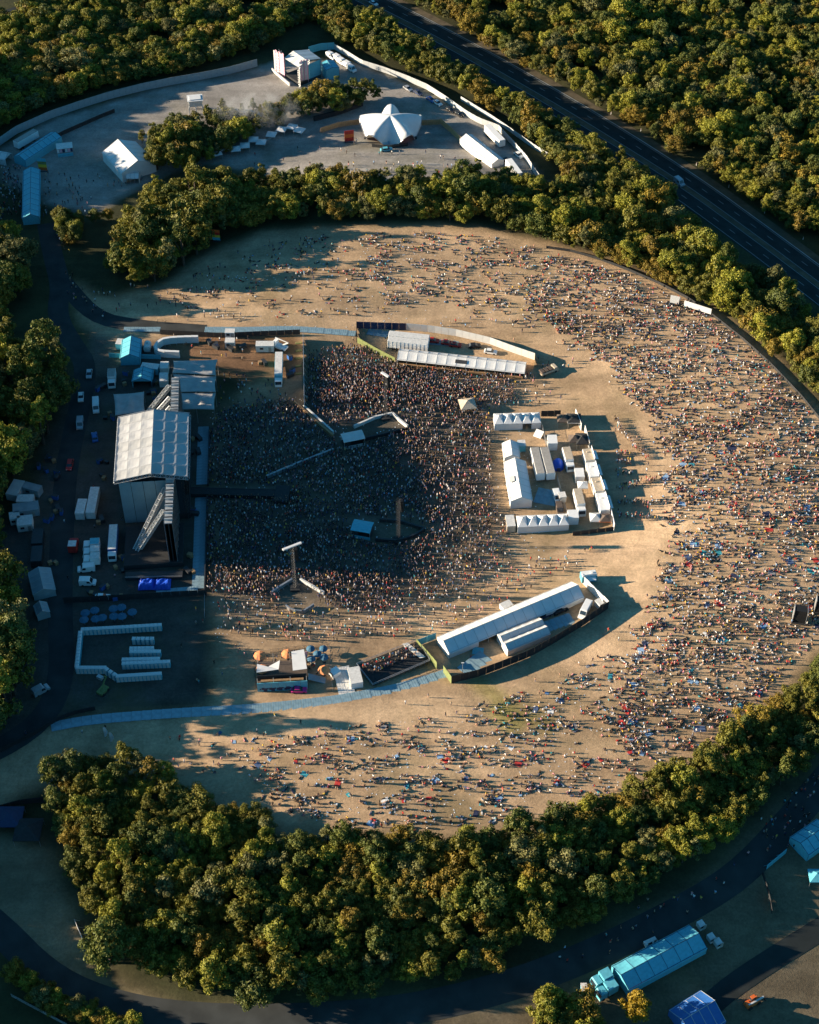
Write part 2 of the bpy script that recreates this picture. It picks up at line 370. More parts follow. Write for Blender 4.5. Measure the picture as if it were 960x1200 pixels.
def crown(name, seed, H, Rx, base, nl, per, leaf, shape='round'):
    r = np.random.RandomState(seed); zc = base + (H - base) * .5; hz_ = (H - base) / 2; lob = []
    nz_ = [(r.uniform(0, 6.28), r.randint(2, 5), r.uniform(.05, .16)) for _ in range(3)]
    for i in range(nl):
        for _ in range(30):
            th = r.uniform(0, 2 * np.pi); u = r.uniform(-.75, .92); rr = r.uniform(.42, .90)
            k = np.sqrt(max(0, 1 - u * u))
            if shape == 'tall': k *= .95 - .45 * max(0, u)
            if shape == 'wide': k = min(1, k * 1.1)
            rr *= 1 + sum(am * np.sin(fq * th + ph_ + 2 * u) for ph_, fq, am in nz_)
            c = np.array([Rx * k * rr * np.cos(th), Rx * k * rr * np.sin(th), zc + hz_ * u * .82])
            rad = Rx * r.uniform(.15, .33) * (.8 if shape == 'tall' else 1)
            if all(np.linalg.norm((c - o[0]) / 1.0) > .52 * (rad + o[1]) * .75 for o in lob): break
        lob.append((c, rad))
    lob.append((np.array([0, 0, zc + hz_ * .15]), Rx * .5))
    P, N, Sz, Vv = [], [], [], []
    for c, rad in lob:
        n_ = int(per * (rad / (Rx * .33)) ** 2)
        d = r.normal(size=(n_, 3)); d[:, 2] = d[:, 2] * .9 + .15; d /= np.linalg.norm(d, axis=1)[:, None]
        p = c + d * rad * r.uniform(.78, 1.12, (n_, 1)) * np.array([1, 1, .85])
        keep = np.ones(n_, bool)
        for c2, r2 in lob:
            if c2 is not c: keep &= np.linalg.norm((p - c2) / np.array([1, 1, .85]), axis=1) > r2 * .72
        keep &= p[:, 2] > base * .75
        p, d = p[keep], d[keep]; P.append(p); N.append(d); Sz.append(leaf * r.uniform(.55, 1.35, len(p))); Vv.append(np.clip(r.uniform(0, 1, len(p)) * .7 + r.uniform(0, .4), 0, 1))
    P, N, Sz, Vv = np.concatenate(P), np.concatenate(N), np.concatenate(Sz), np.concatenate(Vv)
    nrm = N + r.normal(size=N.shape) * .55; nrm /= np.linalg.norm(nrm, axis=1)[:, None]
    a = np.cross(nrm, r.normal(size=N.shape)); a /= np.linalg.norm(a, axis=1)[:, None]; bb = np.cross(nrm, a)
    s = Sz[:, None] * .5; q = r.uniform(.55, 1.0, (len(P), 1))
    quad = np.stack([P - a * s, P - bb * s * q + nrm * s * .25, P + a * s, P + bb * s * q + nrm * s * .25], 1)
    co = quad.reshape(-1, 3); fa = np.arange(len(co)).reshape(-1, 4)
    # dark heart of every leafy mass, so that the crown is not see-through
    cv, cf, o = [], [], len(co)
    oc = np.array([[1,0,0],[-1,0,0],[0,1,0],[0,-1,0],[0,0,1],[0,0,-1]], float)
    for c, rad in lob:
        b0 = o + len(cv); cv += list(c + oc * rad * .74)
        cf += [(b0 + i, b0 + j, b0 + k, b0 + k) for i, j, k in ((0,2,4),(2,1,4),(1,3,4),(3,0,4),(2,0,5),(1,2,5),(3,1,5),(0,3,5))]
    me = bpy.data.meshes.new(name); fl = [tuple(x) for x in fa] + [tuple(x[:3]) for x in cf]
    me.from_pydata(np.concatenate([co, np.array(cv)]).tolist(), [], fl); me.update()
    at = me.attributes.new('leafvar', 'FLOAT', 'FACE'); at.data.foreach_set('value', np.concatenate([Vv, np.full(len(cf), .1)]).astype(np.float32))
    return me
def trunk(name, seed, H, base, Rx):
    r = random.Random(seed); mb = MB(); top = (r.uniform(-.3, .3), r.uniform(-.3, .3), base + (H - base) * .55)
    mb.tube((0, 0, -.4), (top[0] * .4, top[1] * .4, base), H * .030, 7, H * .022); mb.tube((top[0] * .4, top[1] * .4, base), top, H * .022, 6, H * .009)
    for i in range(6):
        t = i * 1.05 + r.random(); z0 = base * r.uniform(.75, 1.3); k = Rx * r.uniform(.5, .8)
        mb.tube((top[0] * .35, top[1] * .35, z0), (k * math.cos(t), k * math.sin(t), z0 + (H - base) * r.uniform(.25, .5)), H * .012, 5, H * .004)
    return mb.mesh(name)
# kind: (height, crown radius) at scale 1, several crowns of each
SPEC = {'round': [(11, 5.2, 1.4, 36, 150, .55, 'round'), (9.5, 5.6, 1.2, 40, 140, .53, 'wide'), (12.5, 4.9, 1.6, 38, 150, .55, 'round'), (10.5, 5.0, 1.2, 32, 160, .58, 'round'), (11.5, 5.4, 1.3, 44, 130, .52, 'wide'), (13.5, 4.4, 1.6, 36, 140, .52, 'tall')],
        'tall': [(14, 3.3, 1.5, 30, 120, .5, 'tall'), (15, 3.0, 1.4, 30, 125, .5, 'tall')],
        'bush': [(3.6, 2.8, .2, 16, 100, .42, 'wide'), (4.4, 2.5, .2, 15, 105, .42, 'round')]}
TONES = ['olive', 'green', 'lime', 'autumn', 'pale', 'gold']
CROWN, TRUNK = {}, {}
for kd, ls in SPEC.items():
    for i, (H, Rx, bs, nl, per, lf, sh) in enumerate(ls):
        b0 = crown('crown', 31 + 7 * i + len(kd), H, Rx, bs, nl, per, lf, sh)
        for t in TONES:
            m2 = b0.copy(); m2.materials.clear(); m2.materials.append(M('leaf_' + t)); CROWN[kd, i, t] = m2
        TRUNK[kd, i] = trunk('trunk', 5 + i, H, bs, Rx); TRUNK[kd, i].materials.append(M('bark'))
TREES = []                                           # (x, y, kind, variant, tone, scale, rot, zone, special label)
HASH = {}
def free(x, y, r):
    cx, cy = int(x // 8), int(y // 8)
    for i in range(-2, 3):
        for j in range(-2, 3):
            for (a, b_, c) in HASH.get((cx + i, cy + j), ()):
                if (a - x) ** 2 + (b_ - y) ** 2 < (r + c) ** 2: return False
    return True
def put(x, y, kd, tone, sc, zone, label=None, force=False):
    Rx = SPEC[kd][0][1] * sc; rr = Rx * (.52 if kd != 'bush' else .45)
    if not force and (not free(x, y, rr) or not off_road(x, y, Rx * .2)): return False
    HASH.setdefault((int(x // 8), int(y // 8)), []).append((x, y, rr))
    TREES.append((x, y, kd, rnd.randrange(len(SPEC[kd])), tone, sc, rnd.uniform(0, 6.28), zone, label)); return True
def pick(wts):
    ks = list(wts); return rnd.choices(ks, [wts[k] for k in ks])[0]
def fill(px, n, kinds, tones, sc, zone, world=False, gaps=0.0):
    poly = px if world else wpoly(px); xs = [p[0] for p in poly]; ys = [p[1] for p in poly]
    for _ in range(n):
        x, y = rnd.uniform(min(xs), max(xs)), rnd.uniform(min(ys), max(ys))
        if not bool(inpoly(x, y, poly)): continue
        if gaps and math.sin(x * .09 + 1.3) * math.sin(y * .075 + x * .03) > 1 - gaps: continue
        kd = pick(kinds); k = rnd.uniform(*sc) * (rnd.uniform(.8, 1.25) if kd == 'bush' else 1)
        tn = pick(tones); q = math.sin(x * .055 + 2 * math.sin(y * .03)) * math.sin(y * .07 + 1.1)
        if q > .45 and rnd.random() < .55: tn = rnd.choice(['lime', 'pale', 'lime', 'olive'])
        if q < -.5 and rnd.random() < .5: tn = rnd.choice(['autumn', 'olive', 'green', 'green'])
        put(x, y, kd, tn, k * (1 + .12 * math.sin(x * .08 + y * .05)), zone)
def one(px, py, kd, tone, sc, zone, label=None):
    p = G(px, py); put(p.x, p.y, kd, tone, sc, zone, label, True)
MIX = dict(olive=5, green=5, lime=1.2, autumn=.7, pale=.5)
# single trees that stand out in the photograph
one(742, 1192, 'round', 'gold', .72, 'south', 'small golden-yellow tree beside the end of the long tent at the bottom of the photo')
one(655, 1206, 'round', 'green', .62, 'south', 'green tree cut by the bottom edge, left of the golden-yellow tree')
one(303, 1172, 'round', 'green', 1.05, 'south', 'big dome-shaped green tree low down in the bottom wood, above the track')
one(130, 1128, 'round', 'green', 1.15, 'south', 'big dome-shaped tree at the lower left of the bottom wood')
one(384, 990, 'tall', 'pale', .62, 'south', 'pale silvery narrow tree on the arena edge of the bottom wood')
one(146, 312, 'round', 'lime', .98, 'mid', 'bright lime-green tree at the left end of the belt above the arena')
one(74, 452, 'tall', 'pale', 1.3, 'west', 'tall pale feathery tree rising over the backstage cars')
one(22, 322, 'round', 'pale', 1.15, 'west', 'pale grey-green willow-like tree at the left edge below the long blue tent')
one(203, 178, 'tall', 'lime', .92, 'festival', 'tall poplar-like tree just right of the white marquee')
one(186, 184, 'tall', 'olive', .70, 'festival', 'shorter poplar-like tree between the marquee and the tallest tree')
one(167, 168, 'round', 'olive', .45, 'festival', 'small round tree behind the white marquee')
one(262, 138, 'tall', 'pale', .72, 'festival', 'pale tall tree right of the white lookout kiosk')
one(370, 214, 'round', 'pale', .72, 'mid', 'pale yellow-green tree standing proud of the belt below the star-shaped tent')
one(72, 262, 'round', 'olive', .55, 'festival', 'small olive tree beside the lower end of the long blue tent')
one(112, 260, 'round', 'green', .45, 'festival', 'small dark round tree in the gap where the track leaves the field')
one(128, 258, 'round', 'autumn', .38, 'festival', 'small russet tree beside the dark round tree by the track')
one(92, 88, 'round', 'pale', 1.25, 'north west', 'large pale green broad tree in the scrub at the upper left')
one(66, 98, 'round', 'pale', .9, 'north west', 'pale green tree left of the large broad one in the upper left scrub')
one(216, 76, 'tall', 'pale', .52, 'north west', 'small pale cone-shaped tree above the grey fence')
one(775, 108, 'tall', 'lime', .80, 'north east', 'bright yellow-green upright tree among the trees right of the main road')
one(895, 178, 'round', 'gold', .40, 'north east', 'small yellow tree in the dark wood near the right edge')
one(398, 205, 'round', 'autumn', .45, 'mid', 'rust-coloured tree in the belt below the star-shaped tent')
for k, (x, y) in enumerate(((830,98),(846,92),(858,100),(873,108),(886,104),(901,116),(915,118),(928,124),(942,130),(952,140))):
    one(x, y, 'tall', 'autumn' if k % 3 else 'lime', .78 + .04 * (k % 3), 'poplar row')
one(838, 350, 'round', 'olive', 1.05, 'east', 'big round tree nearest the white banners on the arena fence')
one(880, 385, 'round', 'olive', 1.1, 'east', 'big domed olive tree right of the white banners on the arena fence')
# the woods
fill([(62,912),(130,900),(192,908),(212,935),(262,956),(310,962),(340,996),(400,984),(520,996),(600,986),(660,966),(720,942),(760,922),(810,910),(850,874),(900,840),(940,800),(1000,750),(1000,850),(930,905),(880,955),(830,1000),(760,1042),(690,1078),(600,1122),(520,1150),(430,1166),(310,1172),(200,1155),(140,1115),(105,1070),(80,1010),(60,960)],
     26000, dict(round=8, tall=.6, bush=.5), dict(olive=7, green=4, lime=1.5, autumn=.5, pale=.4), (.46, .80), 'south')
fill([(132,326),(150,292),(190,246),(250,234),(262,268),(240,290),(200,326),(150,338)], 3000, dict(round=8, tall=1), dict(olive=6, green=3, lime=2.2, autumn=1), (1.1, 1.5), 'mid')
fill([(128,320),(140,285),(180,240),(250,226),(340,220),(430,222),(520,218),(600,218),(660,235),(650,284),(560,264),(450,258),(300,262),(240,284),(200,322),(150,336)],
     8000, dict(round=8, tall=1.2, bush=1.5), dict(olive=6, green=4, lime=1.8, autumn=1.2, pale=.6), (.55, 1.0), 'mid')
fill([(650,222),(690,200),(760,240),(850,310),(900,340),(960,395),(1010,430),(1010,500),(940,452),(880,393),(820,353),(760,322),(700,303),(655,290),(640,250)],
     9000, dict(round=8, tall=1, bush=2), dict(olive=6, green=4, lime=1, autumn=.8, pale=.6), (.5, 1.0), 'east')
fill([(340,10),(400,-15),(440,26),(500,70),(560,105),(620,140),(700,185),(790,250),(740,260),(690,225),(650,196),(612,152),(540,108),(470,82),(420,62)],
     9000, dict(round=8, tall=1, bush=2), dict(olive=6, green=5, lime=.8, autumn=.5, pale=.5), (.5, .85), 'east')
fill([(450,-14),(560,51),(660,102),(760,161),(860,226),(990,314),(1060,260),(1060,-80),(430,-80)],
     22000, dict(round=8, tall=1.6, bush=4), dict(olive=6, green=6, lime=3, autumn=1, pale=2), (.42, .95), 'north east', gaps=.2)
fill([(-40,45),(60,12),(330,-40),(430,-10),(330,40),(300,62),(200,88),(120,104),(50,128),(-40,172)],
     14000, dict(round=3, tall=.5, bush=11), dict(olive=5, green=5, lime=1.2, autumn=3, pale=1.6), (.38, .78), 'north west', gaps=.22)
fill([(-70,290),(15,296),(34,320),(20,362),(-70,370)], 1500, dict(round=8, tall=1.5), dict(olive=5, green=4, pale=2, lime=1), (1.0, 1.4), 'west')
fill([(-80,425),(46,430),(82,446),(74,478),(50,524),(20,562),(0,600),(-80,620)], 4500, dict(round=8, tall=2), dict(olive=5, green=3, lime=1.5, pale=2), (1.15, 1.6), 'west')
fill([(-60,600),(0,604),(2,690),(-60,690)], 800, dict(round=8, tall=1), dict(olive=5, green=4), (.9, 1.2), 'west')
fill([(-70,680),(0,690),(22,735),(28,775),(12,840),(-15,870),(-70,880)], 3500, dict(round=8, tall=1.5), dict(olive=6, green=3, lime=2.5), (1.15, 1.6), 'west')
fill([(176,196),(190,160),(262,142),(300,140),(420,112),(448,118),(400,134),(330,146),(290,168),(250,190),(205,206)], 4000, dict(round=6, tall=2, bush=1), dict(olive=5, green=6, pale=1), (.5, .88), 'festival')
fill([(60,255),(95,262),(92,285),(60,290)], 300, dict(round=5, bush=2), dict(green=6, olive=2), (.4, .6), 'festival')
fill([(12,1142),(22,1140),(60,1164),(112,1188),(165,1208),(150,1214),(100,1200),(50,1178)], 900, dict(bush=1), dict(olive=4, green=4, lime=1), (.32, .5), 'south west')
fill([(640,1180),(690,1190),(690,1225),(620,1225)], 200, dict(bush=2), dict(green=5, olive=3), (.4, .7), 'south')
# woods that go on to the left of the frame and shade what is in it
fill([(-230,-90),(-122,-90),(-126,60),(-190,250),(-260,250)], 5000, dict(round=8, tall=1), MIX, (.7, 1.0), 'off', world=True)
fill([(-150,-240),(-104,-240),(-112,-110),(-120,-85),(-170,-85)], 800, dict(round=8, tall=2), MIX, (.8, 1.15), 'off', world=True)
# --- the 300 nearest in view become trees of their own, the rest one woodland
def inview(t):
    u, v = proj(t[0], t[1], hz(t[0], t[1]) + SPEC[t[2]][0][0] * t[5] * .5); m = 30
    return -m < u < 960 + m and -m < v < 1200 + m
def depth(t): return (Vector((t[0], t[1], 0)) - CAM).length / (SPEC[t[2]][0][1] * t[5])
vis = sorted([t for t in TREES if inview(t)], key=lambda t: (t[8] is None, depth(t)))
solo = [t for t in vis if t[7] != 'off'][:300]; ids = set(map(id, solo)); rest = [t for t in TREES if id(t) not in ids]
print('trees', len(TREES), 'visible', len(vis))
TONEW = dict(olive='olive-green', green='dark green', lime='yellow-green', autumn='russet-tinged', pale='pale grey-green', gold='golden')
ZONEW = {'south': 'bottom wood', 'mid': 'belt above the arena', 'east': 'roadside belt', 'north east': 'wood past the main road', 'north west': 'scrub above the grey fence',
         'west': 'wood beside the yard', 'festival': 'second-field clump', 'poplar row': 'poplar row past the road', 'south west': 'bottom-left hedge'}
KINDW = dict(round='broad', tall='narrow', bush='bushy')
SIZW = lambda s: 'large' if s > .92 else ('middling' if s > .76 else 'small')
ZPX = {}
for t in solo: ZPX.setdefault(t[7], []).append(proj(t[0], t[1], 0))
def where(t):
    u, v = proj(t[0], t[1], 0); us = sorted(p[0] for p in ZPX[t[7]]); f = us.index(u) / max(1, len(us) - 1)
    near = sorted(p[1] for p in ZPX[t[7]] if abs(p[0] - u) < 60); k = near.index(v) / max(1, len(near) - 1) if len(near) > 1 else .5
    if t[7] == 'south': a = next(w_ for x, w_ in ((150, 'left end'), (300, 'below the trackway'), (400, 'below the garden bar'), (510, 'below the viewing platform'), (730, 'below the longest bar tent'), (860, 'below the right bank'), (9999, 'by the right edge')) if u < x)
    else: a = ['left end', 'left half', 'middle', 'right half', 'right end'][min(4, int(f * 5))]
    return ['at the back of the ', 'deep inside the ', 'at the front of the '][min(2, int(k * 3))] + ZONEW[t[7]] + ', ' + a
LB = {id(t): t[8] or f"{SIZW(t[5])} {TONEW[t[4]]} {KINDW[t[2]]} {'shrub' if t[2] == 'bush' else 'tree'} {where(t)}" for t in solo}
same = {}
for t in sorted(solo, key=lambda t: proj(t[0], t[1], 0)[0]): same.setdefault(LB[id(t)], []).append(t)
NTH = 'first second third fourth fifth sixth seventh eighth ninth tenth eleventh twelfth'.split()
for k, ts in same.items():
    if len(ts) > 1:
        for i, t in enumerate(ts): LB[id(t)] = f"{NTH[min(i, 11)]} from left, " + k
for t0 in solo:
    (x, y, kd, vi, tone, sc, rz, zone, label) = t0; lb = LB[id(t0)]
    if len(lb.split()) > 16: lb = lb.replace('at the front of', 'front of').replace('at the back of', 'back of').replace('deep inside', 'inside')
    if len(lb.split()) > 16: lb = lb.replace('middling ', '').replace('broad ', '')
    if len(lb.split()) > 16: lb = lb.replace('in the ', 'in ').replace('inside the ', 'inside ').replace('of the ', 'of ')
    if len(lb.split()) > 16: lb = lb.replace('the longest bar tent', 'bar tent').replace(', below the', ', below')
    t = thing('shrub' if kd == 'bush' else 'tree', lb, 'shrub' if kd == 'bush' else 'tree', (x, y, hz(x, y)), rz, f'trees of the {ZONEW[zone]}')
    t.scale = (sc, sc, sc * rnd.uniform(.78, 1.32))
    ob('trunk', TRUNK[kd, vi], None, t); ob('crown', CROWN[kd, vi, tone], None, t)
SRC = {}
for o in C.objects:
    if o.name.startswith('crown'): SRC.setdefault(o.data.name, o)
wm = bpy.data.meshes.new('woodland'); wm.from_pydata([(t[0], t[1], hz(t[0], t[1])) for t in rest], [], []); wm.update()
keys = sorted({(t[2], t[3], t[4]) for t in rest}); keys = [k for k in keys if CROWN[k].name in SRC]
kmap = {k: i for i, k in enumerate(keys)}
def kidx(t):
    k = (t[2], t[3], t[4])
    if k in kmap: return kmap[k]
    c = [q for q in keys if q[0] == t[2]] or keys
    return kmap[c[(t[3] * 7 + len(t[4])) % len(c)]]
for nm, ty, vals in (('vi', 'INT', [kidx(t) for t in rest]), ('scl', 'FLOAT', [t[5] for t in rest]), ('rz', 'FLOAT', [t[6] for t in rest])):
    a = wm.attributes.new(nm, ty, 'POINT'); a.data.foreach_set('value', vals)
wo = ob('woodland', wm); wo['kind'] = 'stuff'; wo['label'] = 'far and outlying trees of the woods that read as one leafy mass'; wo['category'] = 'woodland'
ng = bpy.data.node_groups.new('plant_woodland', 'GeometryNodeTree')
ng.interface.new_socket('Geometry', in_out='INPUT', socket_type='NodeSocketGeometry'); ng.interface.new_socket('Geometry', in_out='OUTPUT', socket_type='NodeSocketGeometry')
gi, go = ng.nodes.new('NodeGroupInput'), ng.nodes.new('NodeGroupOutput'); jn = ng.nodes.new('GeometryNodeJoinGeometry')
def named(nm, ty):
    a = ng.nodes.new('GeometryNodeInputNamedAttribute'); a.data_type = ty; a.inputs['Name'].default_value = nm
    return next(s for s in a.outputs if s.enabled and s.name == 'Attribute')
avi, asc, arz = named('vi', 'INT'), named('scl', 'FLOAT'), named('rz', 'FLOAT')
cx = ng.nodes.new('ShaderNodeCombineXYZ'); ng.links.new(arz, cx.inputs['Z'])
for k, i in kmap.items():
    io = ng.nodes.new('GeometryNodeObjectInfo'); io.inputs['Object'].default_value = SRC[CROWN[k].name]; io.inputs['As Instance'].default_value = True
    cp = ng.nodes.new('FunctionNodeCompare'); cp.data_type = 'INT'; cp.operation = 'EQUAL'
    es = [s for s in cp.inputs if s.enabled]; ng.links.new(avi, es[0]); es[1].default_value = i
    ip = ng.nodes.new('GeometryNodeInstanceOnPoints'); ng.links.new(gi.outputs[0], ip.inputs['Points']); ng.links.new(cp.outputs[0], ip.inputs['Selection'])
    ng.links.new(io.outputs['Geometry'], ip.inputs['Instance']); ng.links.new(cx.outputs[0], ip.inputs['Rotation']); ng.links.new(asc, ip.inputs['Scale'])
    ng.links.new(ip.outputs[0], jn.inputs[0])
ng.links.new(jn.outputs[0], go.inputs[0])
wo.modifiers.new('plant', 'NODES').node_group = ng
# ------------------------------------------------------------------ builders
def sheet(mb, grid, t):
    """thick cloth or plate over a grid of points"""
    a, b_ = len(grid), len(grid[0]); vs = [p for row in grid for p in row]; k = len(vs); vs = vs + [(p[0], p[1], p[2] - t) for p in vs]; f = []
    I = lambda i, j: i * b_ + j
    for i in range(a - 1):
        for j in range(b_ - 1):
            f.append((I(i, j), I(i + 1, j), I(i + 1, j + 1), I(i, j + 1))); f.append((k + I(i, j), k + I(i, j + 1), k + I(i + 1, j + 1), k + I(i + 1, j)))
    rim = [I(i, 0) for i in range(a)] + [I(a - 1, j) for j in range(1, b_)] + [I(i, b_ - 1) for i in range(a - 2, -1, -1)] + [I(0, j) for j in range(b_ - 2, 0, -1)]
    for u, v_ in zip(rim, rim[1:] + rim[:1]): f.append((v_, u, k + u, k + v_))
    return mb.add(vs, f)
TENTC = {}
def tent(name, label, p, q, W, eave, ridge, bays, m='white_pvc', open_sides='', group=None, cat='marquee', flat=False, wallm=None):
    """gable marquee; p, q = pixels of the two ridge ends"""
    c, L, a = seg(p, q, ridge); t = thing(name, label, cat, c, a, group); bl = L / bays; wm_ = wallm or m; open_sides = open_sides.split(',')
    key = (round(bl, 2), W, eave, ridge, m)
    if key not in TENTC:
        mb = MB(); ov = .25; x = bl / 2 - .05; sl = (ridge - eave) / (W / 2); g = []
        for i, fx in enumerate((-1, -.5, 0, .5, 1)):
            row = []
            for fy in (0, .33, .66, 1):
                y = -(W / 2 + ov) * (1 - fy); z = ridge - sl * (W / 2 + ov) * (1 - fy)
                z -= .10 * (1 - fx * fx) * math.sin(math.pi * min(1, fy * .9 + .08)); row.append((fx * x, y, z))
            g.append(row)
        sheet(mb, g, .04); r_ = mb.mesh('roof_panel'); r_.materials.append(M(m))
        mb = MB().box((0, 0, eave / 2), (bl - .06, .05, eave)); mb.box((bl / 2 - .03, 0, eave / 2), (.12, .14, eave))
        w_ = mb.mesh('wall_panel'); w_.materials.append(M(wm_)); TENTC[key] = (r_, w_)
    rp, wp = TENTC[key]
    for i in range(bays):
        x = -L / 2 + bl * (i + .5)
        ob('roof_panel', rp, None, t, (x, 0, 0)); ob('roof_panel', rp, None, t, (x, 0, 0), math.pi)
        for s, nm in ((-1, 'n'), (1, 'f')):
            if nm in open_sides or f'{nm}{i}' in open_sides: continue
            ob('wall_panel', wp, None, t, (x, s * W / 2, 0), 0 if s < 0 else math.pi)
    for s, nm in ((-1, 'a'), (1, 'b')):
        x = s * (L / 2 - .03); mb = MB()
        if nm in open_sides: mb.slab([(x, -W / 2, eave), (x, W / 2, eave), (x, 0, ridge - .08)], .05)
        else: mb.slab([(x, -W / 2, 0), (x, W / 2, 0), (x, W / 2, eave), (x, 0, ridge - .08), (x, -W / 2, eave)], .05)
        ob('gable', mb, wm_, t)
    fr = MB(); fr.tube((-L / 2, 0, ridge + .03), (L / 2, 0, ridge + .03), .07, 5)
    for s in (-1, 1):
        fr.tube((-L / 2, s * W / 2, eave), (L / 2, s * W / 2, eave), .07, 4)
    for i in range(bays + 1):
        x = -L / 2 + bl * i; x = max(-L / 2 + .06, min(L / 2 - .06, x))
        for s in (-1, 1):
            fr.tube((x, s * W / 2, eave - .03), (x, 0, ridge - .03), .075, 4); fr.tube((x, s * W / 2, 0), (x, s * W / 2, eave), .07, 4)
    ob('frame', fr, 'grey_pvc' if m != 'teal_tarp' else 'navy', t); return t, L
def pagodas(name, label, p, q, W, eave, ridge, bays, m='white_pvc', skip=(), group=None):
    """a row of small pagoda tents joined into one marquee; p, q = pixels of the row's middle line at eave height"""
    c, L, a = seg(p, q, eave); t = thing(name, label, 'marquee', c, a, group); bl = L / bays; hx, hy = bl / 2 - .03, W / 2 + .12
    mb = MB(); rings = []
    for f, z in ((1, eave - .28), (1, eave), (.52, eave + (ridge - eave) * .36), (.18, eave + (ridge - eave) * .74), (.02, ridge)):
        rings.append([(-hx * f, -hy * f, z), (hx * f, -hy * f, z), (hx * f, hy * f, z), (-hx * f, hy * f, z)])
    vs = [p_ for r_ in rings for p_ in r_]; f = [(16, 17, 18, 19), (3, 2, 1, 0)]
    for i in range(4):
        for k in range(4): f.append((i * 4 + k, i * 4 + (k + 1) % 4, i * 4 + 4 + (k + 1) % 4, i * 4 + 4 + k))
    rp = mb.add(vs, f).mesh('roof_canopy'); rp.materials.append(M(m))
    wp = MB().box((0, 0, (eave - .3) / 2), (bl - .08, .05, eave - .3)).mesh('wall_panel'); wp.materials.append(M(m))
    lg = MB().box((0, 0, eave / 2), (.14, .14, eave)).mesh('leg'); lg.materials.append(M('white_paint'))
    for i in range(bays):
        x = -L / 2 + bl * (i + .5); ob('roof_canopy', rp, None, t, (x, 0, 0))
        if i not in skip: ob('wall_panel', wp, None, t, (x, -W / 2, 0))
        ob('wall_panel', wp, None, t, (x, W / 2, 0))
    for i in range(bays + 1):
        for s in (-1, 1): ob('leg', lg, None, t, (-L / 2 + bl * i + (.08 if i == 0 else -.08 if i == bays else 0), s * (W / 2 - .12), 0))
    for s in (-1, 1): ob('gable', MB().box((s * (L / 2 - .02), 0, (eave - .3) / 2), (.05, W - .1, eave - .3)), m, t)
    return t
def quadmb(*qs, t=.05):
    mb = MB()
    for q in qs: mb.slab(q, t)
    return mb
def wheels(t, spots, r=.45, w=.28):
    k = ('wheel', r, w)
    if k not in TENTC:
        mb = MB().tube((0, -w / 2, 0), (0, w / 2, 0), r, 12); mb.tube((0, -w / 2 - .02, 0), (0, w / 2 + .02, 0), r * .5, 8)
        TENTC[k] = mb.mesh('wheel'); TENTC[k].materials.append(M('rubber'))
    for x, y in spots: ob('wheel', TENTC[k], None, t, (x, y, r))
VG = 'vehicles parked about the showground'
def place(p, q=None, ang=None, h=0):
    """pixel p (and q for the heading) to base point and heading"""
    if q is None:
        g_ = G(*p); return Vector((g_.x, g_.y, hz(g_.x, g_.y))), 0.0 if ang is None else R(ang), 0
    c, L, a = seg(p, q, h); return c, a, L
def trailer(label, p, q, W=2.55, H=2.7, roof='grey_roof', body='white_paint', group=VG, name='box_trailer', z0=1.05, L=None, cat='trailer'):
    c, a, Lm = place(p, q, h=z0 + H); L = L or Lm; t = thing(name, label, cat, c, a, group)
    mb = MB().box((0, 0, z0 + H / 2), (L, W, H))
    for i in range(int(L / 1.2) + 1):
        for s in (-1, 1): mb.box((-L / 2 + .1 + i * (L - .2) / int(L / 1.2), s * (W / 2 + .02), z0 + H / 2), (.08, .05, H - .1))
    ob('body', mb, body, t); ob('roof', MB().box((0, 0, z0 + H + .03), (L - .14, W - .14, .06)), roof, t)
    dm = MB().box((0, 0, z0 + H / 2), (.06, W / 2 - .08, H - .2)); dm.tube((-.05, .3, z0 + .2), (-.05, .3, z0 + H - .2), .03, 4); dm = dm.mesh('rear_door'); dm.materials.append(M(body))
    for s in (-1, 1): ob('rear_door', dm, None, t, (-L / 2 - .03, s * W / 4, 0))
    ob('chassis', MB().box((0, 0, z0 - .15), (L - .2, .9, .3)).box((L * .32, .6, z0 / 2 - .1), (.15, .15, z0 - .2)).box((L * .32, -.6, z0 / 2 - .1), (.15, .15, z0 - .2)), 'dark_metal', t)
    wheels(t, [(x, s * (W / 2 - .2)) for x in ((-L * .28, -L * .28 - 1.1) if L > 6 else (-.4,)) for s in (-1, 1)])
    return t
def lorry(label, p, q, W=2.45, H=2.6, cab='white_paint', body='white_paint', roof='grey_roof', group=VG):
    c, a, L = place(p, q, h=3.4); t = thing('lorry', label, 'lorry', c, a, group); z0 = .95; cl = 2.0
    ob('cab', MB().ext([(L / 2 - cl, .5), (L / 2, .5), (L / 2, 1.45), (L / 2 - .35, 2.55), (L / 2 - .6, 2.75), (L / 2 - cl, 2.75)], -W / 2 + .1, W / 2 - .1), cab, t)
    ob('windscreen', MB().slab([(L / 2 + .02, -W / 2 + .25, 1.5), (L / 2 + .02, W / 2 - .25, 1.5), (L / 2 - .32, W / 2 - .25, 2.5), (L / 2 - .32, -W / 2 + .25, 2.5)], .04), 'glass', t)
    bl = L - cl - .25; xb = -L / 2 + bl / 2; ob('box_body', MB().box((xb, 0, z0 + H / 2), (bl, W, H)), body, t)
    ob('roof', MB().box((xb, 0, z0 + H + .03), (bl - .15, W - .15, .06)), roof, t); ob('chassis', MB().box((0, 0, z0 - .2), (L - .4, .9, .3)), 'dark_metal', t)
    hl = MB().box((0, 0, .85), (.06, .3, .2)).mesh('headlight'); hl.materials.append(M('lamp_glass'))
    for s in (-1, 1): ob('headlight', hl, None, t, (L / 2 + .02, s * (W / 2 - .4), 0))
    wheels(t, [(x, s * (W / 2 - .2)) for x in (L / 2 - 1.0, -L / 2 + 1.3) for s in (-1, 1)]); return t
